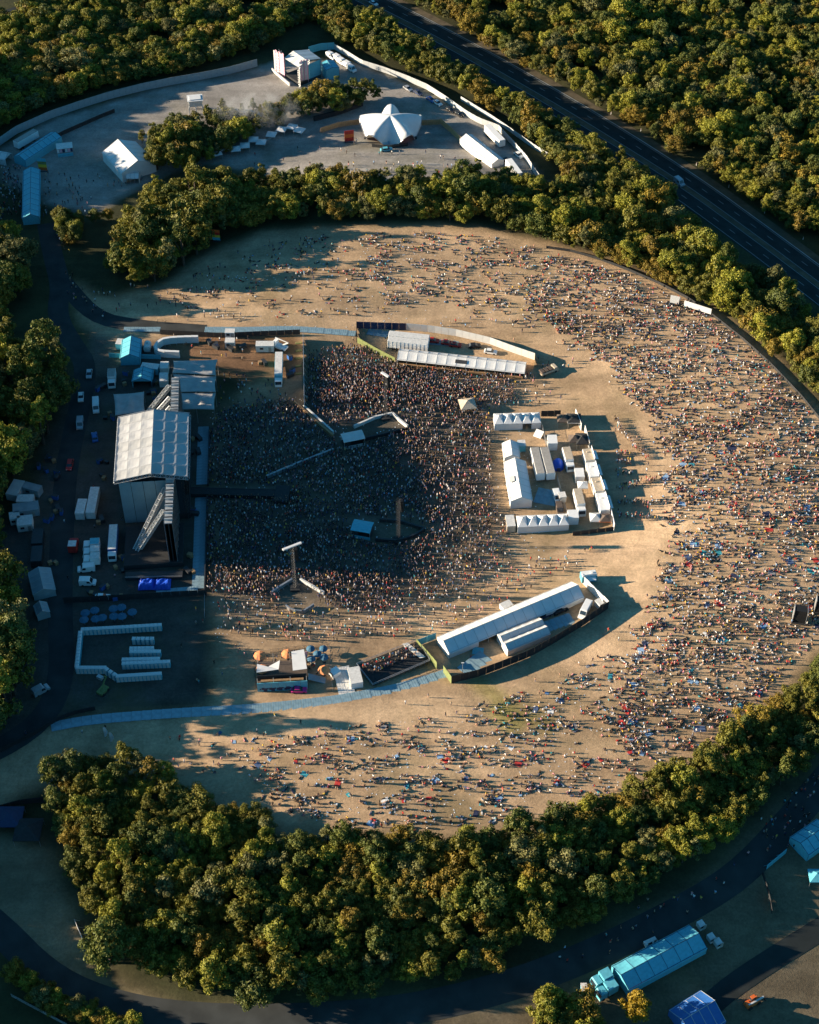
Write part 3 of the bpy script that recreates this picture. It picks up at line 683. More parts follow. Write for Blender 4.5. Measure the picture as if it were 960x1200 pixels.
def van(label, p, q, col='white_paint', group=VG, W=1.95, H=2.3, L=None, cat='van'):
    c, a, Lm = place(p, q, h=1.6); L = L or max(4.6, min(6.4, Lm)); t = thing('van', label, cat, c, a, group); f = L / 2
    ob('body', MB().ext([(-f, .35), (f, .35), (f, .95), (f - .25, 1.1), (f - .95, 1.2), (f - 1.55, H - .1), (f - 1.8, H), (-f + .1, H), (-f, H - .12)], -W / 2, W / 2), col, t)
    ob('windscreen', MB().slab([(f - .93, -W / 2 + .15, 1.22), (f - .93, W / 2 - .15, 1.22), (f - 1.5, W / 2 - .2, H - .14), (f - 1.5, -W / 2 + .2, H - .14)], -.04), 'glass', t)
    wn_ = MB().slab([(f - 2.4, 0, 1.3), (f - 1.25, 0, 1.3), (f - 1.65, 0, H - .25), (f - 2.4, 0, H - .25)], .04).mesh('side_window'); wn_.materials.append(M('glass'))
    for s in (-1, 1): ob('side_window', wn_, None, t, (0, s * (W / 2 + .015) + (.0 if s < 0 else .04), 0))
    ob('roof', MB().box((-.75, 0, H + .015), (L - 2.4, W - .35, .05)), col, t)
    wheels(t, [(x, s * (W / 2 - .1)) for x in (f - .95, -f + .95) for s in (-1, 1)], .34, .22); return t
def car(label, p, q, col='silver_paint', group=VG, L=4.3):
    c, a, _ = place(p, q, h=.8); t = thing('car', label, 'car', c, a, group); f = L / 2; W = 1.76
    ob('body', MB().ext([(-f, .3), (f, .3), (f, .62), (f - .12, .78), (f - 1.15, .92), (-f + .5, .95), (-f + .05, .85)], -W / 2, W / 2), col, t)
    k = MB(); k.add([(f - 1.15, -.8, .92), (f - 1.15, .8, .92), (-f + .45, .8, .94), (-f + .45, -.8, .94), (f - 1.95, -.62, 1.4), (f - 1.95, .62, 1.4), (-f + 1.0, .62, 1.42), (-f + 1.0, -.62, 1.42)],
          [(3,2,1,0),(4,5,6,7),(0,1,5,4),(1,2,6,5),(2,3,7,6),(3,0,4,7)]); ob('windows', k, 'glass', t)
    ob('roof', MB().box(((f - 1.95 - f + 1.0) / 2, 0, 1.44), (L - 2.85, 1.3, .06)), col, t)
    hl = MB().box((0, 0, .68), (.08, .32, .14)).mesh('headlight'); hl.materials.append(M('lamp_glass'))
    for s in (-1, 1): ob('headlight', hl, None, t, (f - .02, s * .6, 0))
    wheels(t, [(x, s * (W / 2 - .1)) for x in (f - .85, -f + .85) for s in (-1, 1)], .32, .22); return t
def cabin(label, p, q, W, H=2.6, body='white_dirty', roof='white_dirty', name='site_cabin', group='site cabins and containers', L=None, cat='cabin', z=.1):
    c, a, Lm = place(p, q, h=H); L = L or Lm; t = thing(name, label, cat, c, a, group); mb = MB().box((0, 0, z + H / 2), (L, W, H)); n_ = max(2, int(L / .9))
    for i in range(n_ + 1):
        for s in (-1, 1): mb.box((-L / 2 + .06 + i * (L - .12) / n_, s * (W / 2 + .02), z + H / 2), (.1, .06, H - .1))
    ob('body', mb, body, t); ob('roof', MB().box((0, 0, z + H + .04), (L + .1, W + .1, .08)), roof, t)
    ob('door', MB().box((L * .28, -W / 2 - .04, z + 1.0), (.9, .05, 2.0)), 'grey_roof', t)
    ob('window', MB().box((-L * .18, -W / 2 - .04, z + 1.45), (1.1, .05, .8)), 'glass', t); return t
def gazebo(label, p, W=3.0, m='white_pvc', h=2.3, pk=1.1, ang=0, group='small gazebos', name='gazebo', D=None, valm=None):
    c, a, _ = place(p, ang=ang); g_ = G(p[0], p[1], h); c = Vector((g_.x, g_.y, hz(g_.x, g_.y))); t = thing(name, label, 'gazebo', c, a, group); D = D or W; x, y = W / 2, D / 2
    ob('canopy', MB().add([(-x, -y, h), (x, -y, h), (x, y, h), (-x, y, h), (-x * .45, -y * .45, h + pk * .5), (x * .45, -y * .45, h + pk * .5), (x * .45, y * .45, h + pk * .5), (-x * .45, y * .45, h + pk * .5), (0, 0, h + pk)],
        [(3,2,1,0),(0,1,5,4),(1,2,6,5),(2,3,7,6),(3,0,4,7),(4,5,8),(5,6,8),(6,7,8),(7,4,8)]), m, t)
    ob('valance', MB().box((0, -y, h - .13), (W, .04, .26)).box((0, y, h - .13), (W, .04, .26)).box((-x, 0, h - .13), (.04, D - .1, .26)).box((x, 0, h - .13), (.04, D - .1, .26)), valm or m, t)
    lg = MB().tube((0, 0, 0), (0, 0, h), .05, 4).mesh('leg'); lg.materials.append(M('steel'))
    for i in (-1, 1):
        for j in (-1, 1): ob('leg', lg, None, t, (i * (x - .1), j * (y - .1), 0))
    return t
def stall(label, p, q, W=2.6, H=2.7, body='white_dirty', roof='white_dirty', sign='white_paint', group='food stalls in the middle compound', awn=None):
    """catering unit: box with a serving hatch, counter, awning and sign board on the side away from the yard"""
    c, a, L = place(p, q, h=H); t = thing('food_stall', label, 'stall', c, a, group)
    ob('body', MB().box((0, 0, .45 + H / 2), (L, W, H)), body, t); ob('roof', MB().box((0, 0, .48 + H), (L - .2, W - .2, .08)).box((L * .2, .2, .62 + H), (.6, .6, .25)), roof, t)
    ob('hatch', MB().box((0, -W / 2 - .03, .45 + H * .6), (L * .7, .05, H * .42)), 'black_paint', t); ob('counter', MB().box((0, -W / 2 - .25, 1.35), (L * .72, .45, .06)), 'steel', t)
    ob('awning', MB().slab([(-L * .36, -W / 2 - 1.2, H + .05), (L * .36, -W / 2 - 1.2, H + .05), (L * .36, -W / 2 - .04, H + .35), (-L * .36, -W / 2 - .04, H + .35)], .05), awn or sign, t)
    ob('sign_board', MB().box((0, -W / 2 + .1, H + .95), (L * .9, .12, .9)), sign, t)
    wheels(t, [(x, s * (W / 2 - .2)) for x in (-.5, .5) for s in (-1, 1)], .32, .2); return t
def fence(name, label, px, h, step=2.4, m='hoarding_grey', th=.06, group=None, cat='fence', cap=None, brace=True, world=False, alt=None, open_=False, z0=0.0):
    pts = px if world else [G(*p) for p in px]
    pts = [Vector((p.x, p.y, 0)) for p in pts]; ps = resample(pts, step); o0 = ps[0]; zb = hz(o0.x, o0.y); t = thing(name, label, cat, (o0.x, o0.y, zb), 0, group)
    n_ = len(ps) - 1; st = sum((a - b_).length for a, b_ in zip(ps, ps[1:])) / max(1, n_); ms = []
    for mm in ([m] if not alt else [m, alt]):
        mb = MB()
        if open_:
            for z in (h - .03, h * .5, .15): mb.tube((0, 0, z), (st - .04, 0, z), .028, 4)
            for i in range(9): mb.box(((st - .04) * i / 8, 0, h / 2), (.03, .03, h))
        else:
            mb.box((st / 2, 0, h / 2 + .04), (st - .05, th, h - .08))
            for z in (h - .12, .2): mb.box((st / 2, th / 2 + .03, z), (st - .05, .05, .1))
            if brace: mb.tube((.1, .08, h * .8), (.1, 1.1, 0), .05, 4)
        k = mb.mesh('panel'); k.materials.append(M(mm)); ms.append(k)
    pm = MB().box((0, 0, h / 2 + .03), (.09, .11, h + .06)).mesh('post'); pm.materials.append(M(cap or 'steel'))
    for i in range(min(n_, 299)):
        a, b_ = ps[i], ps[i + 1]; ang = math.atan2(b_.y - a.y, b_.x - a.x); z = hz(a.x, a.y) - zb + z0
        f_ = ob('panel', ms[i % len(ms)], None, t, (a.x - o0.x, a.y - o0.y, z), ang); f_.scale = ((b_ - a).length / st, 1, 1)
        if cap is not None or open_: ob('post', pm, None, t, (a.x - o0.x, a.y - o0.y, z), ang)
    return t
def trackway(px, width, step=3.0, m='track_plate', lift=.07, world=False):
    """temporary aluminium or plastic roadway laid in panels"""
    pts = px if world else [G(*p) for p in px]; ps = resample(smooth([Vector((p.x, p.y, 0)) for p in pts], 2), step)
    root = bpy.data.objects.new('trackway', None); C.objects.link(root); root['kind'] = 'structure'; o0 = ps[0]; root.location = (o0.x, o0.y, hz(o0.x, o0.y))
    st = sum((a - b_).length for a, b_ in zip(ps, ps[1:])) / (len(ps) - 1); mb = MB().box((0, 0, 0), (st - .06, width, .05))
    for i in range(4): mb.box((-st / 2 + st * (i + .5) / 4, 0, .035), (.07, width - .1, .03))
    me = mb.mesh('panel'); me.materials.append(M(m))
    for a, b_ in zip(ps, ps[1:]):
        c = (a + b_) / 2; ob('panel', me, None, root, (c.x - o0.x, c.y - o0.y, hz(c.x, c.y) - root.location.z + lift + rnd.uniform(0, .025)), math.atan2(b_.y - a.y, b_.x - a.x) + rnd.uniform(-.008, .008))
    return root
def parasol(label, p, m, r=1.5, group='parasols', h=2.3):
    g_ = G(p[0], p[1], h); t = thing('parasol', label, 'parasol', (g_.x, g_.y, hz(g_.x, g_.y)), rnd.random(), group); vs = []; f = []; n_ = 8
    for k, (fr, z) in enumerate(((1, h - .15), (1, h), (.5, h + .38), (.02, h + .6))):
        vs += [(r * fr * math.cos(6.2832 * i / n_), r * fr * math.sin(6.2832 * i / n_), z) for i in range(n_)]
    for k in range(3): f += [(k * n_ + i, k * n_ + (i + 1) % n_, k * n_ + n_ + (i + 1) % n_, k * n_ + n_ + i) for i in range(n_)]
    f += [tuple(range(n_ - 1, -1, -1)), tuple(range(3 * n_, 4 * n_))]
    ob('canopy', MB().add(vs, f), m, t); ob('pole', MB().tube((0, 0, 0), (0, 0, h + .7), .05, 5), 'steel', t); ob('base', MB().tube((0, 0, 0), (0, 0, .1), .4, 8), 'dark_metal', t); return t
def banner(label, p, W, H, cols, ang=0, z0=.6, group=None, name='banner', th=.12, back='dark_metal'):
    """flat sign of stacked colour bands on two posts; p = pixel of the foot"""
    g_ = G(*p); t = thing(name, label, 'sign', (g_.x, g_.y, g_.z), R(ang), group); n_ = len(cols)
    for i, c in enumerate(cols): ob('band', MB().box((0, 0, z0 + H - (i + .5) * H / n_), (W, th, H / n_ - .02)), c, t)
    for s in (-1, 1): ob('post', MB().box((s * (W / 2 - .1), th / 2 + .06, (z0 + H) / 2), (.1, .1, z0 + H)), back, t)
    ob('base', MB().box((0, .25, .12), (W, 1.1, .24)), back, t); return t
def wd(p, q, h=0): return seg(p, q, h)[1]
# ------------------------------------------------------------------ main stage
EH, RH = 17.5, 19.7
ca_, cb_, cc_, cd_ = G(133.5, 564, EH), G(219.7, 559, EH), G(223, 484, EH), G(139.7, 488.7, EH)
ctr = (ca_ + cb_ + cc_ + cd_) / 4; ux = (cb_ - ca_ + cc_ - cd_) / 2; uy = (cd_ - ca_ + cc_ - cb_) / 2
SD, SW, SA = ux.length, uy.length, math.atan2(ux.y, ux.x)
st = thing('main_stage', 'huge outdoor concert stage with pitched white roof, side wings and long diagonal braces', 'stage', (ctr.x, ctr.y, 0), SA)
def sloc(px, py, h):
    p = G(px, py, h) - Vector((ctr.x, ctr.y, 0)); c, s = math.cos(-SA), math.sin(-SA); return Vector((p.x * c - p.y * s, p.x * s + p.y * c, h))
rx0 = sloc(178.5, 519, RH).x
def roofpanels(x0, x1, nc, nrw, sag):
    for i in range(nc):
        for j in range(nrw):
            g_ = []
            for a in (0.006, .25, .5, .75, .994):
                row = []
                for b_ in (0.006, .25, .5, .75, .994):
                    x = x0 + (x1 - x0) * (i + a) / nc; y = -SW / 2 + SW * (j + b_) / nrw
                    z = EH + (RH - EH) * (1 - abs(x - rx0) / (abs((x0 if abs(x0 - rx0) > .1 else x1) - rx0)))
                    z -= sag * math.sin(math.pi * a) * math.sin(math.pi * b_) * rnd.uniform(.8, 1.2); row.append((x, y, z))
                g_.append(row)
            mb = MB(); sheet(mb, g_, .06); o_ = ob('roof_panel', mb, 'stage_roof' if (i * 3 + j * 5) % 3 else 'stage_roof_b', st)
            for p_ in o_.data.polygons: p_.use_smooth = False
roofpanels(-SD / 2, rx0, 3, 7, .16); roofpanels(rx0, SD / 2, 3, 6, .16)
mb = MB()
for y in (-SW / 2, SW / 2): mb.lattice((-SD / 2, y, EH - .5), (rx0, y, RH - .5), .9, .08, 8); mb.lattice((rx0, y, RH - .5), (SD / 2, y, EH - .5), .9, .08, 8)
for x in (-SD / 2 + .3, SD / 2 - .3): mb.lattice((x, -SW / 2, EH - .6), (x, SW / 2, EH - .6), .9, .08, 14)
mb.lattice((rx0, -SW / 2, RH - .7), (rx0, SW / 2, RH - .7), .9, .08, 14); ob('roof_truss', mb, 'steel', st)
vl = MB(); vl.box((-SD / 2 - .12, 0, EH - .55), (.08, SW + .3, 1.3))
ob('valance', vl, 'white_pvc', st)
sw0 = sloc(139, 613, 0); sw1 = sloc(197, 612, 17)
y_s = -SW / 2 + .6; xw0, xw1 = -SD / 2 + .9, sloc(196, 580, 14).x; npan = 4
wp_ = MB()
pw = (xw1 - xw0) / npan; me = MB().box((0, 0, 8.1), (pw - .12, .1, 16.2)).box((0, .06, 5.5), (pw - .12, .06, .12)).box((0, .06, 11), (pw - .12, .06, .12)).mesh('wall_panel'); me.materials.append(M('stage_wall'))
for i in range(npan):
    for y in (y_s, SW / 2 - .6): ob('wall_panel', me, None, st, (xw0 + pw * (i + .5), y, 0))
pb = (SW - 1.6) / 5; me = MB().box((0, 0, 8.1), (.1, pb - .12, 16.2)).mesh('back_wall_panel'); me.materials.append(M('black_scrim'))
for i in range(5): ob('back_wall_panel', me, None, st, (xw0 - .1, -SW / 2 + .8 + pb * (i + .5), 0))
twm = MB().lattice((0, 0, 0), (0, 0, EH - .9), 1.1, .08, 12).mesh('support_tower'); twm.materials.append(M('dark_metal'))
for x in (-SD / 2 + 1.8, rx0, SD / 2 - 1.6):
    for y in (-SW / 2 + 1.5, SW / 2 - 1.5): ob('support_tower', twm, None, st, (x, y, 0))
dk = MB().box((.5, 0, 1.0), (SD - 3, SW - 2.2, 2.0)); ob('deck', dk, 'black_scrim', st)
# side wings: black scrim walls on scaffold with light walkways on top, raking braces to the yard
for (t0, t1, sg) in (((199.6, 558), (197, 613), -1), ((205.5, 441), (204.3, 491), 1)):
    a, b_ = sloc(t0[0], t0[1], 17), sloc(t1[0], t1[1], 17); n_ = 7; d = (b_ - a) / n_; ang = math.atan2(d.y, d.x); ln = math.hypot(d.x, d.y)
    pm = MB().box((0, 0, 8.4), (ln - .1, .25, 16.4)).box((0, 1.0, 8.4), (ln - .1, .12, 16.4)).box((0, -1.0, 8.4), (ln - .1, .12, 16.4)).mesh('wing_panel'); pm.materials.append(M('black_scrim'))
    cm = MB().box((0, 0, 16.75), (ln - .55, 2.1, .3)).box((0, 0, 17.2), (.12, 2.4, .8)).mesh('walkway_plank'); cm.materials.append(M('alu'))
    for i in range(n_):
        c = a + d * (i + .5); ob('wing_panel', pm, None, st, (c.x, c.y, 0), ang); ob('walkway_plank', cm, None, st, (c.x, c.y, 0), ang)
    mb = MB()
    for i in range(n_ + 1):
        c = a + d * i
        for k in (-1.15, 1.15): mb.tube((c.x + k * math.sin(ang), c.y - k * math.cos(ang), 0), (c.x + k * math.sin(ang), c.y - k * math.cos(ang), 17.9), .07, 4)
    ob('scaffold', mb, 'steel', st)
for (tp, ft, hh) in (((194, 572), (155, 652), 14), ((192.5, 598), (158, 651), 13), ((199, 452), (180, 487), 14.5), ((200, 466), (178, 508), 13), ((201, 477), (184, 512), 13)):
    a, b_ = sloc(tp[0], tp[1], hh), sloc(ft[0], ft[1], 0)
    if tp[1] < 520: b_ = Vector((a.x - 13, a.y - 4, 0))
    ob('brace', MB().lattice(a, b_, 1.05, .17, 12).tube(a, b_, .3, 5), 'alu', st)
a = sloc(146, 668, 0); b_ = sloc(216, 618, 0)
ob('side_deck', MB().box(((a.x + b_.x) / 2, (a.y + b_.y) / 2, .9), (abs(b_.x - a.x), abs(b_.y - a.y), 1.8)), 'black_scrim', st)
for y in (-SW / 2 + 2.5, SW / 2 - 2.5):
    mb = MB()
    for k in range(9): mb.box((SD / 2 - .6 - .05 * k, y, EH - 2.2 - k * .75), (1.1, 1.5, .68))
    ob('line_array', mb, 'speaker', st)
ob('video_wall', MB().box((-SD / 2 + 2.2, 0, 8.5), (.4, SW - 6, 11)), 'navy', st)
rz = SA + math.pi / 2
th_ = [G(*p) for p in ((222, 574.5), (322, 577.5))]; c, L, a = seg((222, 574.5), (322, 577.5), 1.5)
t = thing('catwalk_stage', 'long black catwalk running out from the main stage into the packed crowd', 'catwalk', c, a)
ob('deck', MB().box((0, 0, .8), (L, 2.6, 1.4)), 'black_scrim', t); ob('edge', MB().box((0, 1.36, 1.52), (L, .1, .12)).box((0, -1.36, 1.52), (L, .1, .12)), 'dark_metal', t)
ob('end_platform', MB().box((L / 2 + 2.2, 0, .82), (4.3, 6.5, 1.45)), 'black_scrim', t)
trackway([(238.5, 500), (236.5, 568)], 3.3, 1.3); trackway([(236, 583), (232.5, 690)], 3.6, 1.3)
trackway([(232, 691), (183, 695)], 2.6, 3); trackway([(60, 852), (105, 843), (200, 836), (300, 831), (385, 822), (420, 816), (467, 807), (522, 790)], 3.1, 2.6)
trackway([(240, 386.5), (290, 387), (345, 385), (417, 391)], 3.0, 2.6); trackway([(145, 386), (188, 386)], 2.4, 2.6); trackway([(431, 388), (455, 392)], 3.6, 2.4)
trackway([(641, 737), (672, 726)], 5.2, 1.6); trackway([(545, 790), (572, 770)], 6, 2.2); trackway([(655, 585), (628, 580)], 6.5, 2.0); trackway([(502, 400), (538, 403)], 3.2, 2)
# stretch tents
def stretch(label, corners, h, peaks, cols=10, rows=8):
    q = [G(p[0], p[1], h) for p in corners]; c = sum(q, Vector()) / 4; t = thing('stretch_tent', label, 'tent', (c.x, c.y, hz(c.x, c.y)), 0, 'grey stretch tents beside the main stage')
    g_ = []
    for i in range(cols + 1):
        row = []
        for j in range(rows + 1):
            a, b_ = i / cols, j / rows; p = (q[0].lerp(q[1], a)).lerp(q[3].lerp(q[2], a), b_) - c
            p = Vector((p.x * (1 - .05 * math.sin(math.pi * b_)), p.y * (1 - .05 * math.sin(math.pi * a)), 0)); z = h - .5 * math.sin(math.pi * a) * math.sin(math.pi * b_)
            for (u, v_, pk, sg) in peaks: z += pk * math.exp(-((a - u) ** 2 * 4 + (b_ - v_) ** 2) / (sg * sg))
            row.append((p.x, p.y, z))
        g_.append(row)
    mb = MB(); sheet(mb, g_, .05); o_ = ob('canopy', mb, 'stretch_grey', t)
    for p_ in o_.data.polygons: p_.use_smooth = True
    pm = MB().tube((0, 0, 0), (0, 0, h + .2), .07, 5).mesh('pole'); pm.materials.append(M('steel'))
    for i in (0, cols // 2, cols):
        for j in (0, rows):
            p = g_[i][j]; ob('pole', pm, None, t, (p[0] * .98, p[1] * .98, 0))
    return t
PK = [(.3, .5, 1.3, .2), (.7, .5, 1.3, .2)]
stretch('northern of three joined grey stretch tents behind the upper stage wing', [(202, 437), (253, 440), (255, 421), (203, 423)], 6.5, PK)
stretch('middle of three joined grey stretch tents behind the upper stage wing', [(207, 459.5), (253, 459.5), (253.5, 441), (203, 438)], 6.2, PK)
stretch('southern of three joined grey stretch tents, nearest the pit trackway', [(209, 480), (251.5, 480), (253, 460), (207, 460)], 5.9, PK)
stretch('single grey stretch tent on its own behind the main stage roof', [(135, 487), (170, 483), (169, 459), (133, 462)], 6.0, [(.5, .5, 1.3, .22)])

# ------------------------------------------------------------------ backstage yard
tent('teal_marquee', 'teal gable tent with tall roof at the top of the backstage yard', (154, 393), (151.5, 415), wd((144, 396), (166, 395), 3), 3, 4.6, 4, 'teal_tarp', cat='tent')
tent('teal_marquee', 'small teal tent with open front between the yard cabins', (168, 429), (165.5, 443), wd((157, 434), (179, 433), 2.6), 2.6, 4.0, 3, 'teal_tarp', open_sides='b', cat='tent')
fence('hoarding', 'pale curved hoarding bent in a U beside the upper backstage tents', [(233, 401), (212, 401.5), (193, 403), (184, 409), (182, 415), (188, 418), (211, 419)], 2.6, 2.4, 'white_pvc', th=.9)
fence('hoarding', 'low teal fence along the foot of the teal gable tent', [(128, 419), (189, 421)], 1.9, 2.4, 'teal_tarp')
fence('fence', 'long dark fence closing the yard from the upper arena slope', [(188, 392), (260, 396), (352, 392)], 2.1, 2.6, 'black_scrim')
BK = 'cabins and containers in the backstage yard'; BV = 'vehicles parked in the backstage yard'
cabin('long pale container lying up the yard, second of a pair west of the stage wall', (111.5, 571), (105.5, 601), 2.6, body='white_dirty', roof='white_dirty', group=BK)
cabin('shorter pale container left of the longer one west of the stage wall', (97, 585), (93, 602), 2.6, body='white_dirty', roof='white_dirty', group=BK)
lorry('grey-white lorry parked below the teal gable tent', (131, 432), (130, 447), group=BV)
cabin('small pale unit left of the teal gable tent', (139, 404), (142, 397), 2.2, 2.3, body='teal_tarp', roof='white_dirty', group=BK, L=2.8)
cabin('white cabin nearest the upper stretch tents', (193, 424), (192, 432), 2.6, 2.5, group=BK); cabin('second white cabin below the one by the stretch tents', (192, 437), (191.5, 447), 2.6, 2.5, group=BK)
cabin('long pale cabin behind the small teal tent', (166, 428), (186, 430), 2.5, 2.5, body='teal_tarp', roof='white_dirty', group=BK)
t = thing('water_tank', 'rounded white tank beside the teal gable tent', 'tank', G(173.5, 410)); ob('vessel', MB().tube((0, -1.6, 1.5), (0, 1.6, 1.5), 1.2, 14).tube((0, -1.9, 1.5), (0, 1.9, 1.5), .8, 14), 'white_dirty', t)
for y in (-1.2, 1.2): ob('cradle', MB().box((0, y, .3), (2.2, .25, .6)), 'steel', t)
ob('hatch', MB().tube((0, 0, 2.6), (0, 0, 2.95), .35, 10), 'steel', t)
van('white van facing down the yard left of the single stretch tent', (112, 466), (112.4, 481), group=BV)
van('bluish van high up the yard left edge beside the wood', (94, 489), (93, 500), 'silver_paint', group=BV); car('pale car at the top of the yard by the pale tree', (105, 433), (104, 442), 'silver_paint', BV)
car('small pale car alone on the yard road below the tall pale tree', (95, 460), (94.6, 469), 'white_paint', BV); car('dark blue car left of the main stage roof', (112, 518), (110, 505), 'blue_paint', BV)
car('red car on the yard track left of the main stage', (83, 538), (80.5, 550), 'red_paint', BV, L=4.8); lorry('red lorry with pale load on the yard track', (84, 641), (86.5, 627), cab='red_paint', body='red_paint', roof='white_dirty', group=BV)
for i, (y, lb) in enumerate(((635, 'topmost white lorry in the side-by-side row of the yard'), (643.5, 'middle white lorry in the side-by-side row of the yard'), (652, 'lowest white lorry in the side-by-side row of the yard'))):
    lorry(lb, (116.5, y - 1), (96, y), roof='white_dirty' if i else 'teal_tarp', group=BV)
van('white van just below the side-by-side lorries', (111, 663), (90.5, 665), group=BV); van('white van with dark cab alone below the row of lorries', (93, 680), (112, 680), group=BV)
lorry('blue-and-white lorry parked along the stage wall', (133, 614), (130.5, 650), body='blue_paint', roof='white_dirty', group=BV, H=2.3)
van('small teal van far down the yard road', (43, 809), (52, 804), 'silver_paint', group=BV)
car('white car parked near the blue storage sheets', (117, 699), (123, 699), 'white_paint', BV)
for lb, p, q, W, bd in (('pale tent-shaped unit at the wood edge, highest of the left cluster', (23, 563), (13, 580), 3.4, 'white_pvc_worn'), ('long low cabin beside the highest unit of the left cluster', (28, 568), (47, 573), 2.6, 'hoarding_grey'),
        ('white cabin in the middle of the left cluster', (20, 584), (39, 584), 3, 'white_dirty'), ('long grey cabin below the white one in the left cluster', (15, 596), (45, 592), 3.6, 'hoarding_grey'),
        ('small white cabin at the lower left of the left cluster', (11, 605), (23, 603), 2.8, 'white_dirty'), ('pale cabin at the lower right of the left cluster', (20, 611), (38, 609), 4, 'white_dirty'),
        ('dark container beside the yard road, upper of two', (45, 620), (43, 637), 3, 'dark_metal'), ('dark container beside the yard road, lower of two', (44, 640), (42, 658), 3, 'dark_metal')):
    cabin(lb, p, q, W, body=bd, roof=bd, group=BK)
tent('grey_marquee', 'grey gable tent at the lower left wood edge, upper of two', (45, 664), (51, 690), 6, 2.6, 4, 4, 'hoarding_grey', group='grey tents at the wood edge', cat='tent')
tent('grey_marquee', 'small grey tent at the lower left wood edge, lower of two', (46, 704), (50, 716), 3.4, 2.3, 3.4, 2, 'hoarding_grey', group='grey tents at the wood edge', cat='tent')
for i, (x, w_) in enumerate(((172, 4.5), (191, 4.5))):
    g_ = G(x, 686); t = thing('storage_sheet', ('left' if i == 0 else 'right') + ' one of two stacks under vivid blue sheets below the stage wing', 'sheeted stack', g_, .04, 'stacks under blue sheets')
    gr = []
    for a in range(7):
        gr.append([((a / 6 - .5) * w_, (b_ / 5 - .5) * 4, (1.5 + .35 * math.sin(a * 2.1 + i) * math.sin(b_ * 1.7)) * (1 if 0 < a < 6 and 0 < b_ < 5 else .25)) for b_ in range(6)])
    mb = MB(); sheet(mb, gr, .2); ob('sheet', mb, 'blue_tarp', t); ob('pallet', MB().box((0, 0, .12), (w_ - .4, 3.6, .24)), 'wood', t)
t = thing('platform', 'low dark platform below the lower stage wing', 'platform', G(181, 676), .03); ob('deck', MB().box((0, 0, .5), (16, 2.4, 1)), 'dark_metal', t); ob('guard_rail', MB().box((0, -1.15, 1.5), (16, .05, .06)).box((0, -1.15, 1.2), (16, .05, .05)), 'steel', t)
fence('fence', 'black fence across the yard below the stage, beside the blue tables', [(75, 707), (150, 703), (243, 698)], 2.4, 2.5, 'black_scrim')
fence('barrier', 'short steel barrier below the corner of the pit trackway', [(240, 697), (240, 725)], 1.3, 2.4, 'steel', open_=True)
# table parasols and portable toilets
for x, y in ((100, 718), (111, 715), (133, 713), (142.5, 711.5), (98.5, 726), (112, 725), (120, 723.5), (133.5, 722), (143, 722), (155, 717)):
    parasol('blue parasol over a table in the small garden above the toilet compound', (x, y), 'parasol_blue', 1.35, 'blue table parasols above the toilets')
def toilet_proto():
    t = thing('portable_toilet', 'x', 'toilet', (0, 0, 0)); b_ = MB().box((0, 0, 1.05), (1.05, 1.1, 2.1), top=(.97, .97)); ob('body', b_, 'teal_tarp', t)
    ob('roof', MB().add([(-.56, -.58, 2.1), (.56, -.58, 2.1), (.56, .58, 2.1), (-.56, .58, 2.1), (-.4, -.3, 2.32), (.4, -.3, 2.32), (.4, .3, 2.32), (-.4, .3, 2.32)], [(3,2,1,0),(4,5,6,7),(0,1,5,4),(1,2,6,5),(2,3,7,6),(3,0,4,7)]), 'white_pvc', t)
    ob('door', MB().box((0, -.57, 1.0), (.72, .05, 1.85)), 'white_dirty', t); return t
ORD = 'first second third fourth fifth sixth seventh eighth ninth tenth eleventh twelfth thirteenth fourteenth fifteenth sixteenth seventeenth eighteenth nineteenth twentieth'.split()
TP = toilet_proto(); first = True
for (p, q, lb, nn) in (((97, 737), (187, 732), 'top row', 20), ((94, 741), (90, 780), 'left row', 11), ((91, 782), (122, 782), 'lower left row', 8), ((125, 784), (134, 790), 'short slanting row', 3), ((138, 792), (187, 789), 'bottom row', 12),
        ((157, 748), (178, 748), 'uppermost inner row', 5), ((154, 763), (186, 763), 'second inner row', 8), ((145, 777), (197, 775), 'longest inner row', 12), ((145, 772.5), (185, 771.5), 'back-to-back row', 10), ((154, 759.5), (178, 759), 'row behind the second', 6)):
    a, b_ = G(p[0], p[1], 2.1), G(q[0], q[1], 2.1); an = math.atan2(b_.y - a.y, b_.x - a.x)
    for i in range(nn):
        c = a.lerp(b_, i / (nn - 1)); L = f"{ORD[i]} portable toilet from the {'top' if lb in ('left row', 'short slanting row') else 'left'} in the {lb} of the toilet compound"
        if first: TP.location = (c.x, c.y, hz(c.x, c.y)); TP.rotation_euler = (0, 0, an); TP['label'] = L; TP['group'] = 'portable toilets in the compound'; first = False
        else: dup(TP, (c.x, c.y, hz(c.x, c.y)), an, L, 'portable toilets in the compound')
t = thing('cherry_picker', 'dark green boom lift parked below the toilet compound', 'boom lift', G(121, 811), R(60))
ob('chassis', MB().box((0, 0, .8), (3, 1.9, .8)), 'green_scrim', t); ob('boom', MB().beam((-.8, 0, 1.3), (2.2, 0, 4.2), .3).beam((2.2, 0, 4.2), (.2, 0, 6.2), .22), 'green_scrim', t); ob('basket', MB().box((0, 0, 6.1), (1, 1.6, .9)), 'steel', t); wheels(t, [(x, y) for x in (-1, 1) for y in (-.95, .95)], .45, .3)
